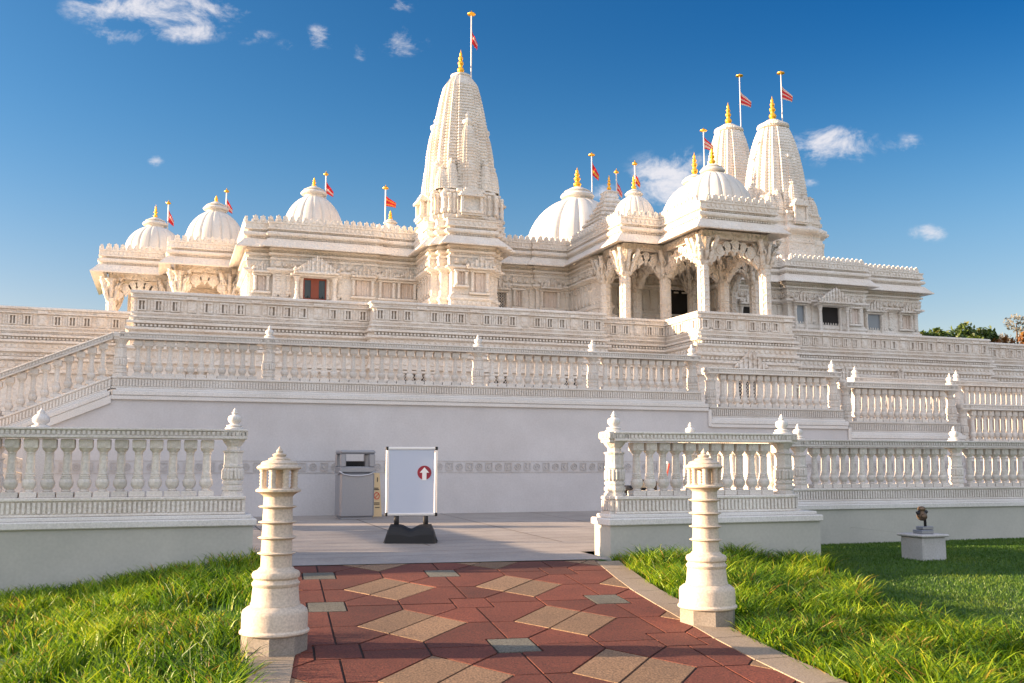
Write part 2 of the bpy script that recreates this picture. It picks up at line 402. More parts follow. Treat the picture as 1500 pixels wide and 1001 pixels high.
def post_meshes(hw_=.115):
    p = MB(); w = hw_
    p.bbox(-w-.012, w+.012, -w-.012, w+.012, .11, .145, .006)
    p.bbox(-w, w, -w, w, .145, .27, .008)
    for k in range(5):
        for s in (-1, 1):
            x = -w + .025 + k*(2*w-.05)/4
            p.box(x-.011, x+.011, s*(w+.006)-.008, s*(w+.006)+.008, .155, .26)
            p.box(s*(w+.006)-.008, s*(w+.006)+.008, x-.011, x+.011, .155, .26)
    p.bbox(-w-.01, w+.01, -w-.01, w+.01, .27, .305, .006)
    q = 1.414*math.cos(R(22.5))*1.0
    def oct_(r, z): return (r/math.cos(R(22.5)), z)
    p.lathe(0,0,[oct_(.118,.305),oct_(.118,.335),oct_(.104,.342),oct_(.104,.36),oct_(.116,.366),oct_(.116,.40),oct_(.1,.408),oct_(.1,.425),oct_(.112,.43),oct_(.112,.455),
                 oct_(.1,.462),oct_(.1,.60),oct_(.108,.604),oct_(.108,.625),oct_(.1,.63),oct_(.1,.755),oct_(.112,.76),oct_(.116,.775),oct_(.072,.785),oct_(.074,.82),oct_(.112,.865),oct_(.120,.882)],8,rot=R(22.5))
    for k in range(8):                                  # small carved leaves in the middle of the shaft
        a = R(45*k)
        for t in (-.022, .022):
            x, y = .103*math.cos(a)-t*math.sin(a), .103*math.sin(a)+t*math.cos(a)
            p.lathe(x, y, [(.004,.465),(.021,.485),(.021,.57),(.002,.598)], 6)
    p.bbox(-w-.006, w+.006, -w-.006, w+.006, .882, .915, .006)
    p.bbox(-w-.02, w+.02, -w-.02, w+.02, .915, 1.0, .008)
    for k in range(7):
        x = -w + k*2*w/6
        for s in (-1, 1):
            p.box(x-.009, x+.009, s*(w+.024)-.005, s*(w+.024)+.005, .93, .985)
            p.box(s*(w+.024)-.005, s*(w+.024)+.005, x-.009, x+.009, .93, .985)
    f = MB()
    f.lathe(0,0,[(.105,1.0),(.105,1.016),(.075,1.026),(.09,1.034),(.09,1.044),(.042,1.056),(.044,1.062),(.062,1.075),(.075,1.095),(.078,1.115),(.070,1.138),(.046,1.152),(.024,1.158),(.024,1.165),(.036,1.172),(.036,1.180),(.020,1.19),(.024,1.198),(.012,1.215),(.003,1.23)],18)
    a = p.build('post', M['marble'], smooth=True, autosmooth=30); b_ = f.build('finial', M['plain_stone'], smooth=True, autosmooth=40)
    ma, mf = a.data, b_.data; bpy.data.objects.remove(a); bpy.data.objects.remove(b_)
    return ma, mf
POSTMESH, FINMESH = post_meshes()
def balustrade(label, x0, x1, yc, z0, H, posts, slope=0, pedestal=None, cap=(.10,.10), group='carved stone balustrades', finials=True, cats='balustrade', dent=.05, name='balustrade'):
    """runs along X with its middle at yc; z0 underside of the coping, H height to the rail top"""
    t = thing(name, label, cats, (x0, yc, z0), 0, group)
    L_ = x1 - x0
    def sh(mb):
        if slope: mb.v = [(x, y, z + slope*x) for x, y, z in mb.v]
        return mb
    k = H/1.09; Z = lambda f: f*H
    base = MB()
    base.bbox(-cap[0], L_+cap[1], -.26, .26, 0, Z(.075), .012); base.bbox(-cap[0]+.05, L_+cap[1]-.05, -.20, .20, Z(.075), Z(.115), .01)
    sh(base).build('coping', M['plain_stone'], t)
    br = MB()
    br.box(-.0, L_, -.135, .135, Z(.115), Z(.27)); br.bbox(-.0, L_, -.165, .165, Z(.27), Z(.305), .008)
    br.bbox(0, L_, -.165, .165, Z(.118), Z(.142), .006)
    n_ = int(L_/dent)
    for i in range(n_):
        x = (i+.5)*L_/n_
        for s in (-1, 1):
            y = s*.148
            br.box(x-dent*.28, x+dent*.28, y-.014, y+.014, Z(.15), Z(.258))
    sh(br).build('base_rail', M['marble'], t)
    tr = MB()
    tr.bbox(0, L_, -.145, .145, Z(.895), Z(.925), .006); tr.box(0, L_, -.125, .125, Z(.925), Z(.975)); tr.bbox(0, L_, -.15, .15, Z(.975), Z(1.0), .006)
    for i in range(n_):
        x = (i+.5)*L_/n_
        for s in (-1, 1): tr.box(x-dent*.3, x+dent*.3, s*.133-.011, s*.133+.011, Z(.93), Z(.97))
    sh(tr).build('top_rail', M['marble'], t)
    if pedestal is not None:
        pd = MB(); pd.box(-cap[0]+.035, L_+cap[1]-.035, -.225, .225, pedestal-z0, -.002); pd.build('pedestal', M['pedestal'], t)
    ps = sorted(posts)
    for a, b_ in zip([x0]+[p+.0 for p in ps], [p for p in ps]+[x1]):
        lo = a + (.2 if a in ps else .06); hi = b_ - (.2 if b_ in ps else .06)
        if hi - lo < .12: continue
        m = max(1, round((hi-lo)/.183)); st = (hi-lo)/m
        for i in range(m+1) if (a not in ps or b_ not in ps) and False else range(m):
            x = lo + (i+.5)*st - x0
            o = bpy.data.objects.new('baluster', BALMESH); COL.objects.link(o); o.parent = t; o.location = (x, 0, slope*x); o.scale = (1, 1, H); o.rotation_euler = (0, 0, rnd.uniform(-.025, .025))
    for p in ps:
        x = p - x0
        o = bpy.data.objects.new('post', POSTMESH); COL.objects.link(o); o.parent = t; o.location = (x, 0, slope*x); o.scale = (1, 1, H)
        if finials is True or (finials and p in finials):
            f = bpy.data.objects.new('finial', FINMESH); COL.objects.link(f); f.parent = o
    return t
Hn = 1.085
balustrade('carved stone balustrade on a grey green pedestal beside the left grass slope', -6.2, .90, 11.80, .36, Hn, [-4.4, -1.95-.6, .76], pedestal=-1.6, cap=(.1,.12))
balustrade('short free standing carved balustrade between two posts right of the path', 4.98, 7.43, 10.66, .345, Hn, [5.04, 7.38], pedestal=-.6, cap=(.14,.34))
balustrade('long carved balustrade behind the lawn and the brass fixture', 7.6, 22.0, 13.46, .33, 1.11, [7.66, 9.62, 12.78, 16.0, 19.2], pedestal=-.6)

cr = balustrade('short balustrade run joining the free standing one to the long one behind', 0, 2.2, 0, .335, 1.09, [], cap=(.0,.0), pedestal=-.6)
cr.location = (7.62, 10.94, .335); cr.rotation_euler = (0, 0, R(90))
# long retaining wall with the upper balustrades
YW = 18.4
rw = thing('retaining_wall', 'long smooth white retaining wall with a carved band behind the plaza', 'wall', (0, YW, 0))
wb = MB()
def wallpiece(x0, x1, zt):
    wb.box(x0, x1, 0, .5, -.3, zt)
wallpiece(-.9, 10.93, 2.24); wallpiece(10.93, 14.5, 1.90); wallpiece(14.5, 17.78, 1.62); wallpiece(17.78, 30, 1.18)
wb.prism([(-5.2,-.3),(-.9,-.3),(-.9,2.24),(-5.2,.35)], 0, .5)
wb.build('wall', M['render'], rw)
edge = MB()                                              # raised border strips under the copings
for x0, x1, zt in ((-.9,10.9,2.24),(10.96,14.46,1.90),(14.53,17.74,1.62),(17.81,30,1.18)):
    edge.bbox(x0, x1, -.05, -.002, zt-.075, zt-.004, .008)
for x, za, zb in ((10.93,1.84,2.20),(14.5,1.56,1.86),(17.78,1.1,1.58)):
    edge.bbox(x-.03, x+.05, -.045, -.003, za, zb, .008)
edge.prism([(-5.2,.22),(-5.2,.35),(-.9,2.236),(-.9,2.10)], -.05, -.003)
edge.build('moulding', M['plain_stone'], rw)
fr = MB()
for (xa, xb) in ((-4.5, 22.0),):
    fr.box(xa, xb, -.010, -.003, .885, .90); fr.box(xa, xb, -.010, -.003, 1.10, 1.112)
    n_ = int((xb-xa)/.2)
    for i in range(n_):
        x = xa + (i+.5)*.2
        if i % 2:
            for (ra, rb) in ((.072,.056),(.034,.018)):
                for k in range(10):
                    a, b2 = 2*math.pi*k/10, 2*math.pi*(k+1)/10
                    pts = [(x+rb*math.cos(a),1.0+rb*math.sin(a)),(x+ra*math.cos(a),1.0+ra*math.sin(a)),(x+ra*math.cos(b2),1.0+ra*math.sin(b2)),(x+rb*math.cos(b2),1.0+rb*math.sin(b2))]
                    fr.prism(pts, -.018, -.003)
        else:
            for dx in (-.07, .055): fr.box(x+dx, x+dx+.016, -.018, -.003, .925, 1.075)
            for dz in (.925, 1.06): fr.box(x-.05, x+.05, -.018, -.003, dz, dz+.016)
            fr.prism([(x-.035,1.0),(x,.955),(x+.035,1.0),(x,1.045)], -.02, -.003)
fr.build('carved_band', stone('carved_band_stone', (.61,.60,.605), bump=.3), rw)

balustrade('upper balustrade along the top of the high white wall', -.82, 10.80, YW+.2, 2.24, 1.12, [-.79, 1.77, 5.83, 8.32, 10.66], finials=[1.77,5.83,8.32,10.66], cap=(.06,.1))
balustrade('first lower section of the stepping balustrade right of the high wall', 10.98, 14.42, YW+.2, 1.90, 1.22, [11.1, 14.27], cap=(.02,.06), finials=[14.27])
balustrade('second lower section of the stepping balustrade, below the plinth', 14.55, 17.72, YW+.2, 1.62, 1.29, [14.62, 17.62], cap=(.02,.06), finials=[17.62])
balustrade('lowest section of the stepping balustrade at the far right', 17.84, 27.5, YW+.2, 1.18, 1.29, [17.95, 20.9, 24.0], cap=(.02,.06), finials=[20.9,24.0])
balustrade('balustrade of the far landing seen above the stepping sections', 17.15, 30.0, 21.6, 2.05, 1.29, [17.3, 20.7, 24.1, 27.5], cap=(.06,.06))
balustrade('sloping stair balustrade climbing to the upper terrace at left', -5.2, -.92, YW+.2, .35, 1.12, [], slope=1.89/4.3, cap=(.05,.0), name='stair_balustrade')
balustrade('short rail of the side stair ending in a finial post at far left', -4.6, -1.75, 17.2, 1.75, 1.0, [-1.9], slope=-.40, cap=(.05,.1), name='stair_balustrade') if False else None
sb = balustrade('side balustrade running back to the stair post at far left', 0, 4.3, 0, .05, 1.40, [.15, 4.1], cap=(.05,.05), finials=False)
sb.location = (-2.35, 12.35, .05); sb.rotation_euler = (0, 0, R(90))
sp_ = thing('stair_post', 'low stone stair post with a finial behind the left balustrade', 'post', (-1.82, 16.9, .1))
m = MB(); m.box(-.2,.2,-.2,.2,0,1.35); m.bbox(-.27,.27,-.27,.27,1.35,1.44,.012); m.bbox(-.2,.2,-.2,.2,1.44,1.52,.012); m.build('shaft', M['plain_stone'], sp_)
m = MB(); m.lathe(0,0,[(.13,1.52),(.13,1.54),(.07,1.56),(.12,1.60),(.13,1.65),(.10,1.70),(.05,1.73),(.06,1.75),(.02,1.79),(.003,1.82)],16); m.build('finial', M['plain_stone'], sp_, smooth=True)
m = MB(); m.prism([(-2.4,1.55),(-2.4,1.68),(-.21,1.02),(-.21,.88)], -.12, .12)
m.prism([(-2.4,1.35),(-2.4,1.50),(-.21,.80),(-.21,.66)], -.16, .16); m.build('stair_rail', M['lime'], sp_)
# terrace deck and the stair behind the sloping balustrade
td = MB(); td.box(-.9, 10.9, YW+.5, 43.5, -.3, 2.20); td.box(10.9, 60, YW+1.6, 43.5, -.3, 2.196); td.box(-16, -.9, 24, 43.5, 1.9, 2.199); tag(td.build('terrace', M['concrete']), kind='structure')
st = MB()
for k in range(13):
    st.box(-5.2+k*.33, -5.2+(k+1)*.33, YW+.502, 24, -.3, .35+ (k+.5)*.145)
tag(st.build('stairs', M['concrete']), kind='structure')

# ------------------------------------------------------------------ temple
T = thing('temple', 'large ornate cream limestone temple with spires, ribbed domes and an open porch', 'temple', (0, 0, 0))
ROOF = [(-3.2,60),(-3.2,53.2),(.05,53.2),(.05,50.0),(3.3,50.0),(3.3,44.78),(4.3,44.78),(4.3,44.5),(8.9,44.5),(8.9,44.62),(11.0,44.62),(11.0,42.1),(11.32,42.1),(11.32,41.65),(11.68,41.65),(11.68,41.2),
        (13.45,41.2),(13.45,41.65),(13.8,41.65),(13.8,42.1),(14.1,42.1),(14.1,44.6),(16.9,44.6),(16.9,44.45),(18.75,44.45),(18.75,38.4),(20.7,38.4),(20.7,34.95),(23.9,34.95),(23.9,38.4),(25.75,38.4),(25.75,44.4),
        (31.0,44.4),(31.0,43.85),(35.85,43.85),(35.85,44.62),(40.25,44.62),(40.25,58)]
CORN = [(.12,11.86),(.30,11.86),(.30,11.80),(.26,11.78),(.26,11.60),(.31,11.57),(.31,11.52),(.16,11.48),(.16,11.44),(.30,11.40),(.35,11.34),(.35,11.26),(.29,11.21),(.18,11.18),(.18,11.12),(.30,11.08),(.36,11.0),
        (.44,10.90),(.60,10.73),(.66,10.68),(.66,10.63),(.60,10.63),(.34,10.76),(.10,10.80)]
c = MB(); c.sweep(ROOF, CORN)
# leaf shaped merlons along the roof edge
ml = MB()
def merlons(a, b, o=.22, z=11.86, step=.31, h=.34):
    dx, dy = b[0]-a[0], b[1]-a[1]; L_ = math.hypot(dx, dy)
    if L_ < .3: return
    ux, uy = dx/L_, dy/L_; nx_, ny_ = uy, -ux
    n_ = max(1, int(round(L_/step))); st_ = L_/n_
    for i in range(n_):
        s0 = (i+.5)*st_; w = st_*.46
        ol = [(-w,0),(w,0),(w,h*.30),(w*.62,h*.62),(w*.72,h*.80),(w*.34,h*.82),(0,h),(-w*.34,h*.82),(-w*.72,h*.80),(-w*.62,h*.62),(-w,h*.30)]
        def Mf(x, y, zz, s0=s0): return (a[0]+ux*(s0+x)+nx_*(o-y), a[1]+uy*(s0+x)+ny_*(o-y), z+zz)
        ml.prism(ol, -.05, .07, M=Mf)
        ml.prism([(-w*.45,h*.12),(w*.45,h*.12),(w*.3,h*.5),(0,h*.68),(-w*.3,h*.5)], -.09, -.051, M=Mf)
for a, b in zip(ROOF, ROOF[1:]):
    if 10.9 < min(a[0], b[0]) and max(a[0], b[0]) < 14.2 and min(a[1], b[1]) < 44: continue
    ml = MB(); merlons(a, b)
    if ml.v: ml.build('merlon_row', M['lime'], T)
# walls
WALL = [(3.3,58),(3.3,44.78),(4.3,44.78),(4.3,44.5),(8.9,44.5),(8.9,44.62),(11.0,44.62),(11.0,42.1),(11.32,42.1),(11.32,41.65),(11.68,41.65),(11.68,41.2),
        (13.45,41.2),(13.45,41.65),(13.8,41.65),(13.8,42.1),(14.1,42.1),(14.1,44.6),(16.9,44.6),(16.9,44.45),(18.75,44.45),(18.75,41.9),(18.95,41.4),(19.4,41.2),(19.4,42.6),(25.1,42.6),(25.1,41.2),(25.75,41.2),(25.75,44.4),
        (31.0,44.4),(31.0,43.85),(35.85,43.85),(35.85,44.62),(40.25,44.62),(40.25,58)]
FRZ = [(.10,10.79),(.10,10.72),(.20,10.68),(.20,10.60),(.10,10.56),(.10,10.50),(.22,10.46),(.22,10.37),(.08,10.33),(.08,10.27),(.16,10.24),(.16,10.14)]
fz = MB(); fz.sweep(WALL, FRZ)
cv = MB(); cv.sweep(WALL, [(.13,10.139),(.15,10.0),(.11,9.8),(.20,9.765)])
wl = MB(); wl.sweep(WALL, [(.24,9.76),(.27,9.72),(.27,9.66),(.16,9.62),(.08,9.58),(.08,9.54),(0,9.52),(0,8.50),(.05,8.47),(.05,8.40),(.12,8.36),(.12,8.28),(.05,8.22),(.05,8.0),(.18,7.9),(.18,7.7),(.1,7.6),(.1,7.3),(.22,7.2),(.22,6.35)])
dn = fz                                                 # small brackets under the frieze ledges
for a, b in zip(WALL, WALL[1:]):
    dx, dy = b[0]-a[0], b[1]-a[1]; L_ = math.hypot(dx, dy)
    if L_ < .5: continue
    n_ = int(L_/.16); ux, uy = dx/L_, dy/L_; nx_, ny_ = uy, -ux
    for i in range(n_):
        s0 = (i+.5)*L_/n_
        for (z0, z1, o0, o1, w) in ((10.505,10.555,.10,.17,.045),(9.58,9.62,.08,.15,.04)):
            P = lambda s, o, z: (a[0]+ux*s+nx_*o, a[1]+uy*s+ny_*o, z)
            dn.raw([P(s0-w,o1,z0),P(s0+w,o1,z0),P(s0+w,o0-.01,z0),P(s0-w,o0-.01,z0),P(s0-w,o1,z1),P(s0+w,o1,z1),P(s0+w,o0-.01,z1),P(s0-w,o0-.01,z1)],
                   [(0,3,2,1),(4,5,6,7),(0,1,5,4),(1,2,6,5),(2,3,7,6),(3,0,4,7)])
def band(mb, path, z0, z1, o0, o1, step, wf=.5, lo=.5, shape=0):
    mb = mb
    for a, b in zip(path, path[1:]):
        dx, dy = b[0]-a[0], b[1]-a[1]; L_ = math.hypot(dx, dy)
        if L_ < lo: continue
        ux, uy = dx/L_, dy/L_; nx_, ny_ = uy, -ux; n_ = max(1, int(L_/step)); st_ = L_/n_; w = st_*wf*.5
        for i in range(n_):
            s0 = (i+.5)*st_
            P = lambda q, o, z: (a[0]+ux*q+nx_*o, a[1]+uy*q+ny_*o, z)
            if shape == 0: ol = [(-w,z0),(w,z0),(w,z1),(-w,z1)]
            elif shape == 1: ol = [(-w,z0),(w,z0),(0,z1)]
            elif shape == 2: ol = [(-w*.5,z0),(w*.5,z0),(w,(z0+z1)/2),(w*.5,z1),(-w*.5,z1),(-w,(z0+z1)/2)]
            else: ol = [(w*math.cos(2*math.pi*k/8), (z0+z1)/2+(z1-z0)/2*math.sin(2*math.pi*k/8)) for k in range(8)]
            n2_ = len(ol); vs = [P(s0+q, o1, z) for q, z in ol] + [P(s0+q, o0, z) for q, z in ol]
            fs = [tuple(range(n2_))] + [(k, k+n2_, (k+1) % n2_ + n2_, (k+1) % n2_) for k in range(n2_)]
            mb.raw(vs, fs)
band(c, ROOF, 11.61, 11.77, .24, .30, .20, .62, shape=2)
band(c, ROOF, 11.445, 11.478, .15, .26, .11, .5)
band(c, ROOF, 11.125, 11.175, .17, .27, .12, .5)
band(fz, WALL, 10.275, 10.325, .07, .14, .13, .5)
band(cv, WALL, 9.82, 10.10, .12, .19, .34, .80, shape=3)
band(cv, WALL, 9.86, 10.12, .12, .235, .34, .30, shape=1)
band(fz, WALL, 10.565, 10.60, .09, .17, .10, .5)
band(wl, WALL, 8.50, 8.62, -.01, .05, .16, .6, shape=1)
band(wl, WALL, 8.05, 8.20, .04, .10, .22, .7, shape=2)
# wall pilasters, kept clear of the windows
OPEN = [(3.82,.42),(6.16,1.05),(8.35,.75),(9.5,.5),(10.45,.62),(12.1,.3),(12.95,.55),(14.95,.8),(17.6,.75),(16.0,.3),(33.6,1.1),(31.7,.5),(35.2,.5),(37.1,.9),(39.3,.6),(29.0,1.0)]
pq = wl
for a, b in zip(WALL, WALL[1:]):
    dx, dy = b[0]-a[0], b[1]-a[1]; L_ = math.hypot(dx, dy)
    if L_ < .8: continue
    ux, uy = dx/L_, dy/L_; nx_, ny_ = uy, -ux; n_ = max(2, int(L_/.42))
    for i in range(n_):
        s0 = (i+.5)*L_/n_; xx = a[0]+ux*s0
        if abs(ux) > .9 and any(abs(xx-xo) < w_/2+.36 for xo, w_ in OPEN): continue
        for (w, o, z0, z1) in ((.085,.05,8.505,9.515),(.11,.085,8.62,8.74),(.06,.075,8.76,9.22),(.115,.095,9.24,9.30),(.09,.08,9.32,9.40),(.125,.11,9.42,9.50)):
            P = lambda q, o_, z: (a[0]+ux*q+nx_*o_, a[1]+uy*q+ny_*o_, z)
            pq.raw([P(s0-w,o,z0),P(s0+w,o,z0),P(s0+w,-.01,z0),P(s0-w,-.01,z0),P(s0-w,o,z1),P(s0+w,o,z1),P(s0+w,-.01,z1),P(s0-w,-.01,z1)],
                   [(0,3,2,1),(4,5,6,7),(0,1,5,4),(1,2,6,5),(2,3,7,6),(3,0,4,7)])
c.build('cornice', M['lime'], T); fz.build('frieze', M['lime'], T); cv.build('carved_frieze', M['carved'], T); wl.build('wall', M['lime'], T)
rf = MB()
rf.box(3.35,40.2,44.65,58,10.86,11.05); rf.box(11.05,14.05,42.15,44.64,10.862,11.052); rf.box(11.7,13.4,41.3,42.14,10.864,11.054); rf.box(18.8,25.7,38.45,44.64,10.866,11.056); rf.box(20.75,23.85,35.0,38.44,10.868,11.058)
rf.box(-3.1,3.34,53.25,60,10.862,11.052); rf.box(.1,3.34,50.05,53.24,10.866,11.056); rf.box(31.1,35.8,43.95,44.64,10.862,11.05)
rf.build('roof', M['lime'], T)
fl = MB(); fl.box(-16,52,43.3,58,6.2,6.34); fl.box(-1.1,39,38.6,43.29,6.2,6.345); fl.box(20.6,24.9,35.3,38.59,6.2,6.35); fl.box(7.5,20.5,38.0,38.59,6.2,6.342); fl.build('upper_floor', M['plain_stone'], T)

# plinth with its parapet
PLIN = [(-22,43.15),(-1.25,43.15),(-1.25,37.65),(7.38,37.65),(7.38,37.05),(17.1,37.05),(17.1,37.9),(20.5,37.9),(20.5,35.15),(25.0,35.15),(25.0,38.5),(39.0,38.5),(39.0,39.5),(60,39.5)]
PP = [(-.35,7.0),(-.35,7.28),(-.05,7.28),(.08,7.30),(.12,7.26),(.12,7.20),(.05,7.16),(.05,7.10),(.10,7.07),(.10,7.03),(0,7.0),(0,6.56),(.07,6.53),(.07,6.47),(.03,6.44),(.03,6.40),(.12,6.36),(.12,6.31),(.05,6.27),(.05,6.23),(.20,6.18),(.20,6.10),(.03,6.07),(.03,5.98),
      (.24,5.95),(.24,5.86),(.12,5.80),(.12,5.62),(.20,5.58),(.20,5.48),(.06,5.44),(.06,5.30),(.26,5.26),(.26,5.16),(.14,5.10),(.14,4.80),(.22,4.76),(.22,4.66),(.08,4.62),(.08,2.9),(.3,2.8),(.3,2.15)]
p = MB(); p.sweep(PLIN, PP)
dp = MB()
for a, b in zip(PLIN, PLIN[1:]):
    dx, dy = b[0]-a[0], b[1]-a[1]; L_ = math.hypot(dx, dy)
    ux, uy = dx/L_, dy/L_; nx_, ny_ = uy, -ux
    def blk(s0, s1, o0, o1, z0, z1, m=0):
        P = lambda s, o, z: (a[0]+ux*s+nx_*o, a[1]+uy*s+ny_*o, z)
        dp.raw([P(s0,o1,z0),P(s1,o1,z0),P(s1,o0,z0),P(s0,o0,z0),P(s0,o1,z1),P(s1,o1,z1),P(s1,o0,z1),P(s0,o0,z1)],
               [(0,3,2,1),(4,5,6,7),(0,1,5,4),(1,2,6,5),(2,3,7,6),(3,0,4,7)], m)
    n_ = int(L_/.14)
    for i in range(n_):
        s0 = (i+.5)*L_/n_; blk(s0-.04, s0+.04, .02, .17, 5.985, 6.06)
    if L_ < .8: continue
    n_ = int(L_/.54); off = rnd.random()
    for i in range(n_):
        s0 = (i+.5)*L_/n_
        if i % 4 == 3:                                   # plain pilaster with a raised cap
            blk(s0-.15, s0+.15, -.01, .06, 6.57, 6.99); blk(s0-.19, s0+.19, -.01, .14, 7.03, 7.14); blk(s0-.10, s0+.10, .06, .085, 6.64, 6.9)
            continue
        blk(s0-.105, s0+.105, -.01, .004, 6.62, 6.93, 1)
        for s in (-1, 1):
            blk(s0+s*.125-.028, s0+s*.125+.028, -.01, .075, 6.58, 6.965); blk(s0+s*.23-.03, s0+s*.23+.03, -.01, .04, 6.58, 6.97)
        blk(s0-.16, s0+.16, -.01, .085, 6.93, 6.975); blk(s0-.16, s0+.16, -.01, .085, 6.565, 6.60)
        blk(s0-.025, s0+.025, -.008, .03, 6.62, 6.93)
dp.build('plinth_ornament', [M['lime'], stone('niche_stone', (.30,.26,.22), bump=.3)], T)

band(p, PLIN, 7.105, 7.155, .04, .085, .12, .55)
band(p, PLIN, 6.405, 6.438, .02, .08, .10, .5)
band(p, PLIN, 6.60, 6.96, -.01, .022, .27, .42, shape=2)
band(p, PLIN, 5.64, 5.78, .11, .165, .24, .75, shape=2)
band(p, PLIN, 5.31, 5.43, .05, .16, .20, .7, shape=1)
band(p, PLIN, 4.82, 5.08, .13, .185, .36, .8, shape=3)
band(p, PLIN, 6.235, 6.265, .04, .15, .10, .5)
p.build('plinth', M['lime'], T)
# gable shaped window pediments made of upright fins
def pediment(mb, xc, y, z0, w, h, d=.12):
    n_ = max(5, int(w/.1)) | 1
    for i in range(n_):
        t_ = (i-(n_-1)/2)/((n_-1)/2); x = xc + t_*w/2*.94; fh = h*(1-abs(t_))**.85*.95 + h*.12
        ww = w/n_*.44
        mb.prism([(x-ww,z0),(x+ww,z0),(x+ww,z0+fh*.82),(x,z0+fh),(x-ww,z0+fh*.82)], y-d-(.05 if i % 2 else 0), y)
    mb.bbox(xc-w/2-.06, xc+w/2+.06, y-d-.10, y, z0-.10, z0-.002, .02)
    for s in (-1, 1):
        mb.lathe(xc+s*w/2, y-d, [(.005,z0),(.09,z0+.03),(.10,z0+.09),(.05,z0+.16),(.005,z0+.2)], 8)
def window(xc, w, z0, z1, ywall, kind='lattice', ped=True, ph=.42, pw=None, name='window'):
    wn = MB()
    # stone frame
    for s in (-1, 1):
        wn.bbox(xc+s*(w/2+.07)-.07, xc+s*(w/2+.07)+.07, ywall-.14, ywall, z0, z1, .015)
        wn.lathe(xc+s*(w/2+.07), ywall-.15, [(.05,z0+.02),(.075,z0+.05),(.06,z0+.1),(.05,z0+.3),(.07,(z0+z1)/2),(.05,z1-.25),(.07,z1-.1),(.09,z1-.02)], 8)
    wn.bbox(xc-w/2-.2, xc+w/2+.2, ywall-.2, ywall, z0-.1, z0-.002, .02); wn.bbox(xc-w/2-.2, xc+w/2+.2, ywall-.22, ywall, z1+.002, z1+.09, .02)
    bay = ped and (pw or 0) >= 1.8; yo = .42 if bay else 0
    if bay:
        for s in (-1, 1):
            xc_ = xc+s*(w/2+.32); yy = ywall-.40
            wn.lathe(xc_, yy, [(.13,z0-.1),(.13,z0+.02),(.09,z0+.06),(.10,z0+.12),(.075,z0+.2),(.075,z0+.34),(.10,z0+.38),(.075,z0+.42),(.075,z1-.34),(.10,z1-.28),(.085,z1-.22),(.13,z1-.08),(.17,z1+.0)], 10)
        wn.bbox(xc-w/2-.62, xc+w/2+.62, ywall-.62, ywall-.222, z1+.02, z1+.10, .02)
        wn.bbox(xc-w/2-.5, xc+w/2+.5, ywall-.56, ywall-.23, z0-.22, z0-.1, .02)
    o = wn.build(name, M['lime'], T)
    pn = MB()
    if kind == 'lattice':
        pn.poly([(xc-w/2,ywall-.012,z0),(xc+w/2,ywall-.012,z0),(xc+w/2,ywall-.012,z1),(xc-w/2,ywall-.012,z1)], 1)
        n_ = max(3, int(w/.13))
        k = w/n_
        zz = z0; row = 0
        while zz < z1:
            for i in range(n_):
                x = xc-w/2+(i+.5)*k; h_ = min(k, z1-zz); q = .028
                pn.prism([(x-k/2,zz),(x-k/2+q,zz),(x+k/2,zz+h_),(x+k/2-q,zz+h_)], ywall-.045, ywall-.02); pn.prism([(x+k/2-q,zz),(x+k/2,zz),(x-k/2+q,zz+h_),(x-k/2,zz+h_)], ywall-.058, ywall-.046)
            zz += k
        pn.build('lattice_screen', [M['lime'], M['dark']], o)
    elif kind == 'panel':
        pn.poly([(xc-w/2,ywall-.012,z0),(xc+w/2,ywall-.012,z0),(xc+w/2,ywall-.012,z1),(xc-w/2,ywall-.012,z1)])
        n_ = max(2, int(w/.2))
        for i in range(n_):
            x = xc-w/2+(i+.5)*w/n_; pn.lathe(x, ywall-.03, [(.03,z0),(.06,z0+.08),(.035,z0+.2),(.06,(z0+z1)/2),(.035,z1-.2),(.07,z1-.05),(.03,z1)], 8)
        pn.build('carved_panel', M['pink'], o)
    elif kind == 'timber':
        pn.box(xc-w/2, xc+w/2, ywall-.05, ywall-.01, z0, z1, 1)
        for x in (-w/2+.03, -.04, .04, w/2-.03, 0): pn.box(xc+x-.035, xc+x+.035, ywall-.085, ywall-.051, z0, z1)
        for z in (z0+.03, z1-.04): pn.box(xc-w/2, xc+w/2, ywall-.09, ywall-.052, z-.035, z+.035)
        pn.box(xc-w*.17, xc+w*.17, ywall-.1, ywall-.091, z0+.08, z1-.08)
        pn.build('timber_casement', [M['door'], M['glass']], o)
    else:
        pn.box(xc-w/2, xc+w/2, ywall-.03, ywall-.008, z0, z1)
        pn.build('pane', M['graypane'] if kind == 'gray' else M['dark'], o)
    if ped:
        pm = MB(); pediment(pm, xc, ywall-.14-yo, z1+.2, pw or w+.5, ph, .16 if not bay else .12); pm.build('pediment', M['carved'], o)
    return o
for args in [(3.82,.42,8.75,9.45,44.78,'panel',True,.4,.7), (6.16,1.05,8.42,9.40,44.5,'timber',True,.72,1.9), (8.35,.75,8.70,9.45,44.5,'panel',True,.45,1.0),
             (9.5,.50,8.70,9.45,44.62,'panel',True,.45,.8), (10.45,.62,8.70,9.45,44.62,'panel',True,.45,.9), (12.1,.30,8.9,9.5,41.2,'panel',False), (12.95,.55,8.6,9.5,41.2,'panel',True,.5,1.2),
             (14.95,.80,8.40,9.30,44.6,'lattice',True,.4,1.0), (17.6,.75,8.65,9.45,44.45,'panel',True,.4,1.0), (16.0,.3,8.65,9.45,44.6,'panel',False),
             (33.6,1.1,7.2,9.45,43.85,'dark',True,.75,2.2), (31.7,.5,7.6,9.45,43.85,'gray',True,.5,.9), (35.2,.5,8.6,9.45,43.85,'panel',False), (37.1,.9,7.6,9.35,44.62,'gray',True,.55,1.3), (39.3,.6,8.6,9.4,44.62,'panel',True,.4,.9),
             (29.0,1.0,7.3,9.3,44.4,'dark',True,.6,1.4)]:
    window(*args)
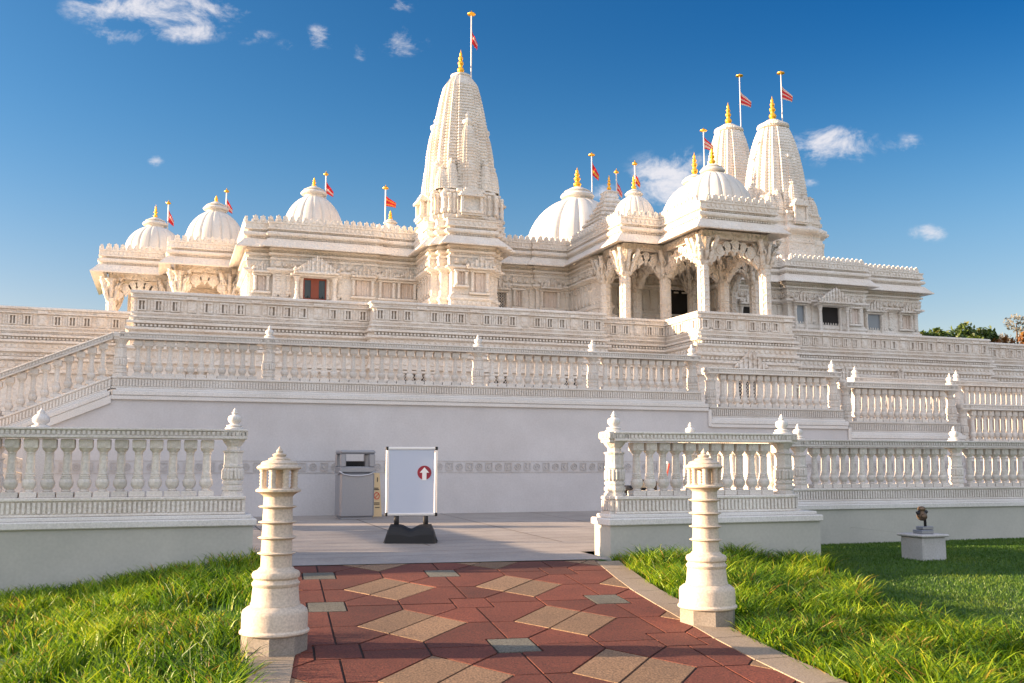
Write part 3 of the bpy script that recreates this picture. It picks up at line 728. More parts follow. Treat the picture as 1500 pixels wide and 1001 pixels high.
# vents of the lower storey behind the upper balustrade
for xc, w, z0, z1, y in [(1.0,.75,4.1,4.62,37.59),(5.55,.9,4.0,4.75,37.59),(9.1,1.0,3.9,4.75,36.98),(12.4,.8,4.2,4.75,36.98),(15.5,.7,4.2,4.75,36.98),(22.6,.9,3.9,4.75,35.08),(27.0,.8,4.0,4.75,38.43),(30.5,.8,4.0,4.75,38.43)]:
    window(xc, w, z0-.25, z1-.25, y, 'lattice', False, name='vent')
for a_ in ((22.7, 34.88, 4.95, 1.4, .75, .15), (33.2, 38.2, 4.95, 1.0, .6, .15), (30.0, 38.2, 4.95, 1.0, .6, .15)):
    pm = MB(); pediment(pm, *a_); pm.build('pediment', M['carved'], T)

# turned finial of gilded bulbs
def kalash(name, parent, x, y, z0, z1, r):
    h = z1-z0; pr = [(.35,0),(.55,.03),(.50,.06),(.85,.12),(1.0,.18),(.85,.25),(.45,.30),(.55,.32),(.50,.35),(.75,.40),(.82,.45),(.70,.50),(.38,.54),(.45,.56),(.58,.60),(.62,.65),(.50,.69),(.28,.73),(.36,.76),(.40,.80),(.26,.85),(.12,.90),(.06,.95),(.01,1)]
    m = MB(); m.lathe(x, y, [(r*a, z0+h*b) for a, b in pr], 14)
    return m.build(name, M['gold'], parent, smooth=True)
def dome(x, y, rad, z0, zn, zt, ribs=20, kr=None, neck=.36, base=None, plan=1.0):
    m = MB(); pr = []
    h = zn-z0
    for i in range(15):
        a = R(90*i/14*.90); pr.append((rad*math.cos(a)*1.0, z0+h*math.sin(a)/math.sin(R(81))))
    m.lathe(x, y, pr, ribs*8, rib=ribs, ribd=.055)
    o = m.build('dome', M['dome'], T, smooth=True, autosmooth=40)
    c_ = MB(); nr = rad*neck; s = max(.5, nr/.5)
    c_.lathe(x, y, [(nr*.8,zn-.06*s),(nr*.85,zn+.02*s),(nr*1.15,zn+.06*s),(nr*1.22,zn+.12*s),(nr*1.1,zn+.2*s),(nr*.8,zn+.24*s),(nr*.95,zn+.29*s),(nr*.7,zn+.36*s),(nr*.4,zn+.44*s),(nr*.2,zn+.48*s)], 24)
    c_.build('collar', M['dome'], o, smooth=True, autosmooth=40)
    kalash('finial', o, x, y, zn+.42*s, zt, kr or .11)
    d = MB(); d.lathe(x, y, [(rad*1.06,z0-.9),(rad*1.06,z0-.12),(rad*1.10,z0-.08),(rad*1.10,z0-.02),(rad*1.0,z0+.03)], 32); d.build('drum', M['lime'], o)
    return o
dome(-.93, 55.2, 1.5, 12.25, 13.72, 14.95, 18)
dome(2.05, 52.1, 1.5, 12.25, 14.05, 14.95, 18)
dome(6.77, 50, 1.55, 12.7, 14.75, 15.8, 18)
dome(22.4, 52, 3.05, 13.3, 16.5, 18.5, 16, kr=.24, neck=.27)
dome(19.68, 39.2, .95, 12.0, 13.12, 14.15, 20)
dome(22.4, 36.9, 1.70, 12.0, 13.8, 15.05, 20, kr=.15, neck=.27)
dome(30.3, 52, 2.2, 15.3, 18.2, 20.3, 18, kr=.2, neck=.3)
dome(10.15, 47, .8, 12.0, 12.85, 13.6, 12)
# stepped pyramid roof
py_ = MB(); lv = []; half = 1.45; z = 11.7
plan4 = [(-1,-1),(1,-1),(1,1),(-1,1)]
for k in range(9):
    w = half*(1-k/10.5); lv += [(w*.92,z),(w,z+.04),(w,z+.12),(w*.88,z+.16)]; z += .26
lv += [(.3,z),(.34,z+.08),(.1,z+.2)]
py_.ring_stack(19.9, 42.3, plan4, lv)
o = py_.build('pyramid_roof', M['carved'], T); kalash('finial', o, 19.9, 42.3, z+.15, z+1.0, .11)

# curved spires
def stepped(n_):
    """plan of a spire: square with offset corners, ccw, half width 1"""
    q = [(1.0,.36),(.88,.36),(.88,.66),(.74,.66),(.74,.74),(.66,.74),(.66,.88),(.36,.88),(.36,1.0)]
    out_ = []
    for k in range(4):
        a = R(90*k); cs, sn = math.cos(a), math.sin(a)
        for x, y in [(1.0,-.36)] + q[:-1]: out_.append((x*cs-y*sn, x*sn+y*cs)) if (x, y) != (1.0,-.36) else out_.append((x*cs-y*sn, x*sn+y*cs))
        out_.append((q[-1][0]*cs-q[-1][1]*sn, q[-1][0]*sn+q[-1][1]*cs))
    # drop duplicates
    res = []
    for p_ in out_:
        if not res or math.hypot(p_[0]-res[-1][0], p_[1]-res[-1][1]) > 1e-4: res.append(p_)
    if math.hypot(res[0][0]-res[-1][0], res[0][1]-res[-1][1]) < 1e-4: res.pop()
    return res
SPLAN = stepped(0)
def curve(tb, z):
    for (za, wa), (zb, wb_) in zip(tb, tb[1:]):
        if za <= z <= zb: return wa + (wb_-wa)*(z-za)/(zb-za)
    return tb[-1][1]
def spire_levels(tb, step, depth):
    z = tb[0][0]; zt = tb[-1][0]; lv_ = []
    while z < zt - step*.5:
        w = curve(tb, z); w2 = curve(tb, min(zt, z+step*.6))
        lv_ += [(w*(1-depth), z), (w, z+step*.12), (w2, z+step*.68), (w2*(1-depth), z+step*.78)]
        z += step
    lv_.append((tb[-1][1], zt)); return lv_
def miniature(mb, x, y, half, z0, z1, step=.14):
    h = z1-z0
    tb = [(z0,half),(z0+h*.25,half*.97),(z0+h*.5,half*.84),(z0+h*.7,half*.62),(z0+h*.80,half*.42)]
    mb.ring_stack(x, y, SPLAN, spire_levels(tb, step, .05))
    mb.lathe(x, y, [(half*.42,z0+h*.80),(half*.55,z0+h*.83),(half*.55,z0+h*.86),(half*.3,z0+h*.885),(half*.2,z0+h*.9),(half*.26,z0+h*.93),(half*.12,z0+h*.96),(.005,z1)], 10)
def aedicule(mb, x, y, ux, uy, w, z0, z1):
    """niche box with little columns and cap on a spire face; (ux,uy) outward"""
    px, py = -uy, ux
    def bx(a0, a1, o0, o1, za, zb):
        P = lambda a_, o_, z_: (x+px*a_+ux*o_, y+py*a_+uy*o_, z_)
        mb.raw([P(a0,o1,za),P(a1,o1,za),P(a1,o0,za),P(a0,o0,za),P(a0,o1,zb),P(a1,o1,zb),P(a1,o0,zb),P(a0,o0,zb)],
               [(0,1,2,3),(7,6,5,4),(4,5,1,0),(5,6,2,1),(6,7,3,2),(7,4,0,3)])
    h = z1-z0
    bx(-w/2-.08,w/2+.08,-.3,.28,z0-.12,z0); bx(-w/2-.04,w/2+.04,-.3,.22,z0-.22,z0-.121)
    for s in (-1, 1): bx(s*w/2-.06,s*w/2+.06,.08,.22,z0,z1)
    bx(-w/2+.07,w/2-.07,-.2,.06,z0,z1)
    bx(-w/2-.14,w/2+.14,-.3,.32,z1,z1+.1); bx(-w/2-.06,w/2+.06,-.3,.24,z1+.101,z1+.2); bx(-w/2+.06,w/2-.06,-.3,.18,z1+.201,z1+.32); bx(-w/2+.16,w/2-.16,-.3,.1,z1+.321,z1+.44)
# front spire
SX, SY = 12.62, 43.2
s = MB()
s.ring_stack(SX, SY, SPLAN, [(1.98,11.0),(1.98,11.18),(1.84,11.22),(1.84,11.3),(1.96,11.36),(1.96,11.5),(1.82,11.56),(1.82,11.66),(1.93,11.72),(1.93,11.86),(1.78,11.92),(1.78,12.0),(1.88,12.06),(1.88,12.2),(1.72,12.26),(1.72,13.2),(1.84,13.26),(1.84,13.36),(1.66,13.42)])
tb = [(13.42,1.55),(14.4,1.50),(15.4,1.42),(16.4,1.27),(17.4,1.10),(18.2,.94),(18.75,.80)]
s.ring_stack(SX, SY, SPLAN, spire_levels(tb, .15, .035))
s.ring_stack(SX, SY, SPLAN, [(.80,18.76),(.75,18.86),(.54,19.18),(.42,19.3)])
s.lathe(SX, SY, [(.42,19.28),(.48,19.33),(.48,19.40),(.34,19.45),(.22,19.52)], 20)
spire = s.build('spire', M['spire'], T)
tr = MB()
for (ux, uy) in ((0,-1),(-1,0),(1,0),(0,1)):
    miniature(tr, SX+ux*1.16, SY+uy*1.16, .54, 13.42, 17.3)
    miniature(tr, SX+ux*1.38, SY+uy*1.38, .41, 13.42, 15.5)
    aedicule(tr, SX+ux*1.78, SY+uy*1.78, ux, uy, .9, 12.35, 13.0)
    px, py = -uy, ux
    for sgn in (-1, 1):
        miniature(tr, SX+ux*1.32+px*sgn*.80, SY+uy*1.32+py*sgn*.80, .33, 13.40, 14.95, .12)
for a_ in (-1, 1):
    for b2 in (-1, 1): miniature(tr, SX+a_*1.16, SY+b2*1.16, .36, 13.40, 14.6, .12)
tr.build('turret', M['spire'], spire)
pl = MB()                                                # upright pilasters round the base of the spire
for (ux, uy) in ((0,-1),(-1,0),(1,0)):
    px, py = -uy, ux
    for k in range(-7, 8):
        if abs(k) < 3: continue
        t_ = k*.235; o_ = 1.72*(1.0 if abs(t_) < .62 else .88 if abs(t_) < 1.13 else .74)
        if abs(t_) > 1.25: o_ = 1.72*.70
        pl = MB(); pl.lathe(SX+ux*(o_+.02)+px*t_, SY+uy*(o_+.02)+py*t_, [(.06,12.26),(.10,12.32),(.10,12.42),(.065,12.48),(.065,12.95),(.10,13.02),(.115,13.12),(.10,13.2)], 8); pl.build('pilaster', M['lime'], spire)
kalash('finial', spire, SX, SY, 19.45, 20.75, .17)
# rear pair of spires
def big_spire(x, y, dz, name='spire'):
    s = MB()
    s.ring_stack(x, y, SPLAN, [(3.05,11.4),(3.05,14.2),(3.1,14.25),(3.1,14.5),(2.95,14.55),(2.95,14.75),(3.35,14.9),(3.42,14.98),(3.42,15.06),(3.0,15.3),(2.9,15.35),(2.9,15.5),(3.0,15.56),(3.0,15.75),(2.85,15.8),(2.85,16.0),(2.95,16.05),(2.95,16.2),(2.72,16.25)])
    tb = [(16.25,2.22),(17.2,2.17),(18.2,2.07),(19.2,1.93),(20.2,1.73),(21.0,1.51),(21.6,1.29),(22.0,1.10)]
    tb = [(za+dz*(za-16.25)/5.75, w) for za, w in tb]; zt = tb[-1][0]
    s.ring_stack(x, y, SPLAN, spire_levels(tb, .20, .018))
    s.lathe(x, y, [(.85,zt-.1),(.85,zt+.05),(1.12,zt+.10),(1.22,zt+.2),(1.18,zt+.32),(.95,zt+.42),(.7,zt+.45),(.74,zt+.52),(.5,zt+.66),(.25,zt+.74)], 32)
    slim = lambda mb: setattr(mb, 'v', [(x+(a_-x)*.83, y+(b_-y)*.83, c_) for a_, b_, c_ in mb.v])
    slim(s); o = s.build(name, M['spire'], T)
    tr = MB()
    for (ux, uy) in ((0,-1),(-1,0),(1,0)):
        miniature(tr, x+ux*1.58, y+uy*1.58, .70, 16.2, 20.6, .16)
        miniature(tr, x+ux*2.10, y+uy*2.10, .54, 16.2, 18.5, .16)
        aedicule(tr, x+ux*2.95, y+uy*2.95, ux, uy, 1.0, 15.6, 16.5)
        px, py = -uy, ux
        for sgn in (-1, 1):
            miniature(tr, x+ux*1.85+px*sgn*1.15, y+uy*1.85+py*sgn*1.15, .46, 16.2, 17.8, .14)
    for a_ in (-1, 1):
        for b2 in (-1, 1): miniature(tr, x+a_*1.78, y+b2*1.78, .52, 16.2, 17.5, .14)
    slim(tr); tr.build('turret', M['spire'], o)
    kalash('finial', o, x, y, zt+.66, zt+2.35, .24)
    return o
big_spire(35.62, 51.3, 0.0); big_spire(36.1, 57.2, 1.75)

# porch columns, brackets and cusped arches
def column(x, y, z0=6.35, z1=10.45):
    m = MB(); r = .21
    m.bbox(x-.34, x+.34, y-.34, y+.34, z0, z0+.3, .02)
    pr = [(r*1.5,z0+.3),(r*1.5,z0+.42),(r*1.25,z0+.46),(r*1.4,z0+.6),(r*1.1,z0+.66)]
    z = z0+.7; k = 0
    while z < z1-1.15:
        pr += [(r*1.0,z),(r*1.0,z+.16),(r*1.16,z+.19),(r*1.16,z+.25),(r*1.0,z+.28)]; z += .30
    pr += [(r*1.2,z1-1.1),(r*1.35,z1-1.02),(r*1.1,z1-.95),(r*1.15,z1-.75),(r*1.5,z1-.6),(r*1.6,z1-.52),(r*1.2,z1-.48),(r*1.3,z1-.2),(r*1.8,z1-.05),(r*1.9,z1)]
    m.lathe(x, y, pr, 16)
    for k in range(8):
        a = R(45*k+22.5)
        m.tube([(x+r*1.02*math.cos(a), y+r*1.02*math.sin(a), z0+.7), (x+r*1.02*math.cos(a), y+r*1.02*math.sin(a), z1-1.2)], .035, 5)
    o = m.build('column', M['lime'], T, smooth=True, autosmooth=30)
    b = MB()
    for k in range(4):
        a = R(45+90*k); ux, uy = math.cos(a), math.sin(a); jj = rnd.uniform(-.03,.03)
        P = lambda d, z_: (x+ux*d, y+uy*d, z_)
        b.tube([P(.22,z1-1.15),P(.30,z1-.95),P(.36,z1-.72),P(.42+jj,z1-.5),P(.52,z1-.28),P(.62,z1-.1),P(.64,z1+.05)], [.05,.10,.12,.09,.13,.10,.12], 8)
        b.tube([P(.46,z1-.55),P(.50+jj,z1-.38),P(.56,z1-.24)], [.05,.10,.03], 8)
        q = (-uy, ux)
        for sgn in (-1, 1):
            b.tube([(x+ux*.34+q[0]*sgn*.04, y+uy*.34+q[1]*sgn*.04, z1-.62),(x+ux*.44+q[0]*sgn*.17, y+uy*.44+q[1]*sgn*.17, z1-.5),(x+ux*.52+q[0]*sgn*.10, y+uy*.52+q[1]*sgn*.10, z1-.3)], [.045,.05,.04], 6)
    for k in range(4):
        a = R(90*k); ux, uy = math.cos(a), math.sin(a)
        b.tube([(x+ux*.2,y+uy*.2,z1-1.0),(x+ux*.32,y+uy*.32,z1-.7),(x+ux*.4,y+uy*.4,z1-.35),(x+ux*.5,y+uy*.5,z1-.02)], [.06,.10,.08,.12], 8)
    b.build('bracket', M['carved'], o, smooth=True)
    return o
def arch(p, q, z=10.3, rise=.66, d=.12):
    """cusped arch of round lobes hanging between two columns"""
    m = MB(); dx, dy = q[0]-p[0], q[1]-p[1]; L_ = math.hypot(dx, dy); ux, uy = dx/L_, dy/L_; nx_, ny_ = uy, -ux
    n_ = max(5, int(L_/.42)) | 1
    for i in range(n_):
        t_ = (i+.5)/n_; zc = z - .85 + rise*math.sin(math.pi*t_)**.8*1.15; r_ = .235 + (.04 if i % 2 else 0)
        cxx, cyy = p[0]+dx*(.06+.88*t_), p[1]+dy*(.06+.88*t_)
        for (rr, dd) in ((r_, d), (r_*.62, d+.05), (r_*.28, d+.09)):
            ring = [(rr*math.cos(2*math.pi*k/12), rr*math.sin(2*math.pi*k/12)) for k in range(12)]
            m.prism(ring, -dd, dd, M=lambda a_, b_, c_, cxx=cxx, cyy=cyy, zc=zc: (cxx+ux*a_-nx_*b_, cyy+uy*a_-ny_*b_, zc+c_))
        m.prism([(-.07,-r_),(.07,-r_),(0,-r_-.14)][::-1] if False else [(-.07,-r_*.9),(0,-r_-.14),(.07,-r_*.9)], -d*.8, d*.8, M=lambda a_, b_, c_, cxx=cxx, cyy=cyy, zc=zc: (cxx+ux*a_-nx_*b_, cyy+uy*a_-ny_*b_, zc+c_))
    return m.build('arch', M['lime'], T)
def lintel(p, q, w=.2, z0=10.45, z1=10.78):
    m = MB(); x0, x1 = min(p[0],q[0]), max(p[0],q[0]); y0, y1 = min(p[1],q[1]), max(p[1],q[1])
    if x1-x0 > y1-y0: m.box(x0-.1,x1+.1,y0-w,y0+w,z0+.003,z1)
    else: m.box(x0-w,x0+w,y0+.205,y1-.205,z0,z1-.003)
    m.build('lintel', M['carved'], T)
GX = [18.95, 20.95, 23.95, 25.6]
cols = [(20.95,35.45),(23.95,35.45)] + [(x,38.75) for x in GX] + [(18.95,40.75),(25.6,40.75),(20.95,41.6),(23.95,41.6)]
for x, y in cols: column(x, y)
for a, b in [((20.95,35.45),(23.95,35.45)),((20.95,35.45),(20.95,38.75)),((23.95,35.45),(23.95,38.75)),((18.95,38.75),(20.95,38.75)),((20.95,38.75),(23.95,38.75)),((23.95,38.75),(25.6,38.75)),((18.95,38.75),(18.95,40.75)),((25.6,38.75),(25.6,40.75)),((20.95,38.75),(20.95,41.6)),((23.95,38.75),(23.95,41.6))]:
    arch(a, b); lintel(a, b)
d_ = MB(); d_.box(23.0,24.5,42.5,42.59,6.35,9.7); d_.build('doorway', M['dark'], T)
d_ = MB(); d_.box(22.85,22.98,42.42,42.6,6.35,9.8); d_.box(24.52,24.65,42.42,42.6,6.35,9.8); d_.box(22.8,24.7,42.38,42.6,9.81,9.95); d_.build('door_frame', M['carved'], T)
# left corner pavilions
for x, y in [(-2.85,53.6),(-.1,53.6),(.38,50.4),(2.75,50.4),(-2.85,56.6),(.38,53.0)]: column(x, y)
for a, b in [((-2.85,53.6),(-.1,53.6)),((-2.85,53.6),(-2.85,56.6)),((.38,50.4),(2.75,50.4)),((.38,50.4),(.38,53.0))]: arch(a, b); lintel(a, b)
m = MB(); m.box(-2.2,3.29,57.2,57.5,6.34,10.85); m.build('pavilion_wall', M['lime'], T)

# ------------------------------------------------------------------ flagpoles
def flagpole(label, x, y, z0, z1, wind, cols, size=.5, r=.035, drop=.35, cap_r=.14):
    t = thing('flagpole', label, 'flagpole', (x, y, z0), 0, 'flagpoles on the temple roof')
    h = z1-z0; m = MB(); m.lathe(0,0,[(r*2,0),(r*2,.08),(r,.1),(r*.85,h)],10); m.build('pole', M['polem'], t, smooth=True, autosmooth=40)
    m = MB(); m.lathe(0,0,[(r*.9,h-.04),(cap_r*.5,h-.03),(cap_r,h+.01),(cap_r,h+.05),(cap_r*.6,h+.09),(cap_r*.2,h+.15),(.005,h+.22)],12); m.build('cap', M['gold'], t, smooth=True, autosmooth=40)
    f = MB(); nx_, nz = 10, 8; top = h-drop
    hgt, ln = size*.62, size
    def P(i, j):
        u, v = i/nx_, j/nz
        hh_ = hgt*(1-.55*u); sag = (1-wind)
        X = r + ln*u*(.25+.75*wind); Z = top - sag*ln*u*.9 - wind*.22*ln*u - hh_*v*(1+.5*sag); Y = .07*math.sin(5*u+2*v)*u**.5 + sag*.05*math.sin(9*u+v*3)
        return (X, Y, Z)
    for j in range(nz):
        for i in range(nx_):
            f.poly([P(i,j+1),P(i+1,j+1),P(i+1,j),P(i,j)], 0 if cols[int(j*len(cols)/nz)] == 'r' else 1 if cols[int(j*len(cols)/nz)] == 'w' else 2)
    o = f.build('flag', [M['flagred'], M['flagwhite'], M['flagyellow']], t, smooth=True)
    md = o.modifiers.new('thickness', 'SOLIDIFY'); md.thickness = .006
    return t
flagpole('white flagpole with a hanging red flag over the leftmost dome', -.30, 55.2, 12.9, 15.05, .15, 'rwrr', .75, cap_r=.13)
flagpole('flagpole with a red flag beside the second dome from the left', 2.55, 52.1, 13.3, 15.15, .2, 'rwr', .7, cap_r=.13)
flagpole('flagpole with a red flag by the dome behind the left wing', 7.37, 50, 13.6, 15.95, .3, 'rrwr', .75, cap_r=.13)
flagpole('flagpole flying a red and yellow flag just left of the front spire', 9.93, 47.2, 11.2, 14.7, .6, 'ryrryr', .7, cap_r=.15)
flagpole('tallest flagpole, standing at the tip of the front spire', 13.14, 43.2, 18.7, 22.55, .1, 'rwrr', .8, drop=.75, cap_r=.2)
flagpole('flagpole with an orange red flag on the big plain dome', 23.35, 52.0, 16.6, 19.3, .2, 'rryr', 1.0, cap_r=.2)
flagpole('slender flagpole with a red and white flag above the stepped pyramid roof', 20.35, 42.4, 13.6, 15.2, .1, 'rwrw', .75, cap_r=.12)
flagpole('short flagpole with a red flag over the small dome left of the porch', 19.80, 39.3, 13.5, 14.65, .1, 'ryr', .6, cap_r=.12)
flagpole('flagpole between the porch dome and the rear spires', 31.0, 52.0, 18.2, 21.7, .5, 'rwrwr', 1.0, cap_r=.22)
flagpole('flagpole with a striped pennant on the left of the two rear spires', 37.1, 57.2, 23.6, 28.1, .55, 'wrwrw', 1.25, drop=1.1, cap_r=.26)
flagpole('flagpole with a striped pennant on the right of the two rear spires', 36.35, 51.3, 22.0, 25.9, .55, 'wrwrw', 1.15, drop=.8, cap_r=.25)

# ------------------------------------------------------------------ lamp bollards
def lamp_bollard(label, x, y):
    z = zpath(y); t = thing('lamp_bollard', label, 'bollard light', (x, y, z), R(8), 'stone lamp bollards beside the path')
    m = MB(); m.lathe(0,0,[(.235,-.08),(.235,.125),(.228,.135)],8,rot=R(22.5)); m.build('base', M['lampbase'], t)
    m = MB()
    m.lathe(0,0,[(.235,.135),(.247,.145),(.247,.158),(.233,.172),(.233,.29),(.226,.312),(.198,.335),(.176,.345),(.176,.36),(.170,.37),(.165,.44),(.160,.485),(.168,.495),(.171,.512),(.158,.528),(.154,.54),(.168,.555),(.171,.578),(.162,.597),(.132,.61),(.118,.63)],40)
    prof = [(.112,.62)]
    for k in range(4):
        zz = .735 + k*.118; prof += [(.110-.002*k,zz-.014),(.122,zz-.008),(.137,zz),(.136,zz+.005),(.112-.002*k,zz+.012)]
    prof += [(.103,1.165),(.114,1.180),(.130,1.190)]
    m.lathe(0,0,prof,40)
    m.build('shaft', M['lamp'], t, smooth=True, autosmooth=35)
    hd = MB(); hd.lathe(0,0,[(.10,1.180),(.138,1.196),(.162,1.206),(.162,1.220),(.147,1.230)],40); hd.lathe(0,0,[(.06,1.225),(.06,1.378)],16)
    o = hd.build('lamp_head', M['lamp'], t, smooth=True, autosmooth=35)
    cm = MB(); zz = [1.226+.150*i/12 for i in range(13)]
    for k in range(8):
        a = R(45*k+10); cm.lathe(.120*math.cos(a), .120*math.sin(a), [((.028 if i in (0,12) else .027 if i % 2 else .019), z_) for i, z_ in enumerate(zz)], 10)
    cm.build('colonnette', M['lamp'], o, smooth=True)
    rf = MB(); rf.lathe(0,0,[(.13,1.372),(.152,1.376),(.160,1.386),(.157,1.398),(.142,1.410),(.130,1.414),(.132,1.424),(.120,1.436),(.088,1.446),(.078,1.449),(.080,1.458),(.055,1.470),(.040,1.474),(.048,1.482),(.050,1.492),(.030,1.502),(.020,1.506),(.026,1.514),(.020,1.526),(.008,1.542),(.002,1.556)],40)
    rf.build('roof', M['lamp'], t, smooth=True, autosmooth=35)
    t.scale = (.93, .93, .870)
    return t
lamp_bollard('cream stone lamp bollard standing at the left edge of the red path', .745, 6.88)
lamp_bollard('cream stone lamp bollard standing at the right curb before the balustrade', 4.06, 6.93)

# ------------------------------------------------------------------ bin, signs
zb = zplaza(17.4)
t = thing('litter_bin', 'square grey metal litter bin with an open hood against the white wall', 'trash can', (3.20, 17.45, zb), 0)
m = MB(); m.bbox(-.30,.30,-.28,.28,.03,.80,.03); m.box(-.27,.27,-.25,.25,0,.029); m.build('body', M['steel'], t)
m = MB(); m.bbox(-.305,.305,-.285,.285,.803,.90,.012)
for sx in (-1, 1):
    for sy in (-1, 1): m.bbox(sx*.255-.05, sx*.255+.05, sy*.235-.05, sy*.235+.05, .90, 1.125, .012)
m.bbox(-.31,.31,-.29,.29,1.125,1.19,.025); m.build('hood', M['steel'], t)
m = MB()                                               # bag edge draped under the hood
pts = [(-.312,-.292,.82),(-.25,-.296,.775),(-.1,-.297,.745),(.05,-.297,.745),(.2,-.296,.77),(.312,-.292,.82)]
m.tube(pts, .013, 8); m.tube([(-.312,-.292,.82),(-.316,-.1,.77),(-.316,.1,.775),(-.312,.29,.82)], .013, 8); m.bbox(-.285,.285,-.265,.265,.885,.905,.004)
m.build('bag_edge', M['steel_edge'], t, smooth=True)
m = MB(); m.box(-.20,.20,.18,.19,.905,1.0); m.build('inner_flap', M['black'], t)

zc_ = zplaza(17.95)
t = thing('caution_sign', 'pale yellow folding floor sign with a red pictogram beside the grey bin', 'floor sign', (3.615, 17.92, zc_), R(-4))
m = MB()
for s in (-1, 1):
    m.prism([(-.16,0),(.16,0),(.125,.78),(-.125,.78)], -.012, .012, M=lambda x_, y_, z_, s=s: (x_, y_ + s*(.12-.135*z_), z_))
m.build('board', M['yellow'], t)
m = MB()
for (xa, xb, za, zb2) in ((.075,.09,.62,.70),(.0,.10,.50,.515),(.0,.11,.475,.49),(.0,.12,.235,.25),(.02,.12,.21,.222),(.04,.12,.155,.168)):
    m.prism([(xa,za),(xb,za),(xb,zb2),(xa,zb2)], -.0155, -.0125, M=lambda x_, y_, z_: (x_, y_ - (.12-.135*z_), z_))
m.build('lettering', M['black'], t)
m = MB()
for k in range(16):
    a, b2 = 2*math.pi*k/16, 2*math.pi*(k+1)/16
    m.prism([(.07+.04*math.cos(a),.37+.05*math.sin(a)),(.07+.055*math.cos(a),.37+.066*math.sin(a)),(.07+.055*math.cos(b2),.37+.066*math.sin(b2)),(.07+.04*math.cos(b2),.37+.05*math.sin(b2))], -.0155, -.0125, M=lambda x_, y_, z_: (x_, y_ - (.12-.135*z_), z_))
m.prism([(.03,.34),(.04,.33),(.11,.40),(.10,.41)], -.0165, -.0125, M=lambda x_, y_, z_: (x_, y_ - (.12-.135*z_), z_))
m.build('pictogram', M['redprint'], t)

t = thing('sign_board', 'pale blue poster stand with a maroon arrow disc on a black foot', 'sign', (3.09, 12.75, zplaza(12.75)), R(-17))
W2, zb0, zt0 = .335, .345, 1.23
m = MB(); m.bbox(-W2+.02,W2-.02,-.016,.016,zb0+.02,zt0-.02,.003); m.build('panel', M['panel'], t)
m = MB()
for s in (-1, 1): m.bbox(s*(W2-.018)-.018, s*(W2-.018)+.018, -.024, .024, zb0+.03, zt0-.03, .007)
m.bbox(-W2+.002,W2-.002,-.026,.026,zt0-.032,zt0+.006,.007); m.bbox(-W2+.002,W2-.002,-.026,.026,zb0-.006,zb0+.032,.007); m.build('frame', M['alu'], t)
m = MB()
for sx in (-1, 1):
    for z_ in (zb0+.012, zt0-.012): m.bbox(sx*(W2-.012)-.02, sx*(W2-.012)+.02, -.03, .03, z_-.022, z_+.022, .008)
m.build('corner_cap', M['black'], t)
m = MB(); cxx, czz, rr = .168, .90, .092
m.prism([(cxx+rr*math.cos(2*math.pi*k/40), czz+rr*math.sin(2*math.pi*k/40)) for k in range(40)], -.0185, -.0162); m.build('disc', M['maroon'], t)
m = MB(); m.prism([(cxx-.028,czz-.098),(cxx+.028,czz-.098),(cxx+.028,czz),(cxx+.062,czz),(cxx,czz+.07),(cxx-.062,czz),(cxx-.028,czz)], -.0215, -.0188); m.build('arrow', M['white'], t)
m = MB()
for x in (-.19, .19): m.bbox(x-.032, x+.032, -.03, .03, .22, .34, .008)
# black sand bag foot: two rounded lobes with a saddle between them
nu, nv = 25, 12
def foot(u, v):
    x = -.34 + .68*u; e = abs(2*u-1); h = .235*(1-.24*math.exp(-((u-.5)/.13)**2))*min(1, ((1-e)/.16+.05))**.5
    w = .20*min(1, ((1-e)/.12+.25))**.5; a = math.pi*v
    return (x*(1.03-.10*math.sin(a)), -w*math.cos(a), h*math.sin(a)**.6)
for i in range(nu-1):
    for j in range(nv-1):
        m.poly([foot(i/(nu-1), j/(nv-1)), foot((i+1)/(nu-1), j/(nv-1)), foot((i+1)/(nu-1), (j+1)/(nv-1)), foot(i/(nu-1), (j+1)/(nv-1))])
m.build('foot', M['black'], t, smooth=True, autosmooth=50)

# dark gear stored behind the short balustrade
t = thing('hand_cart', 'small black cart with pale and red handles behind the short balustrade', 'cart', (6.35, 12.55, zplaza(12.5)), R(10))
m = MB(); m.bbox(-.42,.42,-.18,.18,.42,.62,.05); m.bbox(-.35,-.08,-.15,.15,.62,.72,.04); m.bbox(.02,.2,-.12,.12,.62,.80,.03); m.build('tray', M['black'], t)
m = MB(); m.tube([(.30,-.05,.55),(.42,-.05,1.05)], .018, 8); m.build('pale_handle', M['white'], t)
m = MB(); m.tube([(.42,.08,.55),(.55,.08,1.02)], .018, 8); m.build('red_handle', M['redprint'], t)
for sx in (-1, 1):
    for sy in (-1, 1):
        m = MB(); m.tube([(sx*.34, sy*.13-.025, .09),(sx*.34, sy*.13+.025, .09)], .09, 14); w_ = m.build('wheel', M['black'], t)
m = MB()
for sx in (-1, 1):
    for sy in (-1, 1): m.box(sx*.34-.02, sx*.34+.02, sy*.13-.022, sy*.13+.022, .1, .45)
m.build('leg', M['ironm'], t)

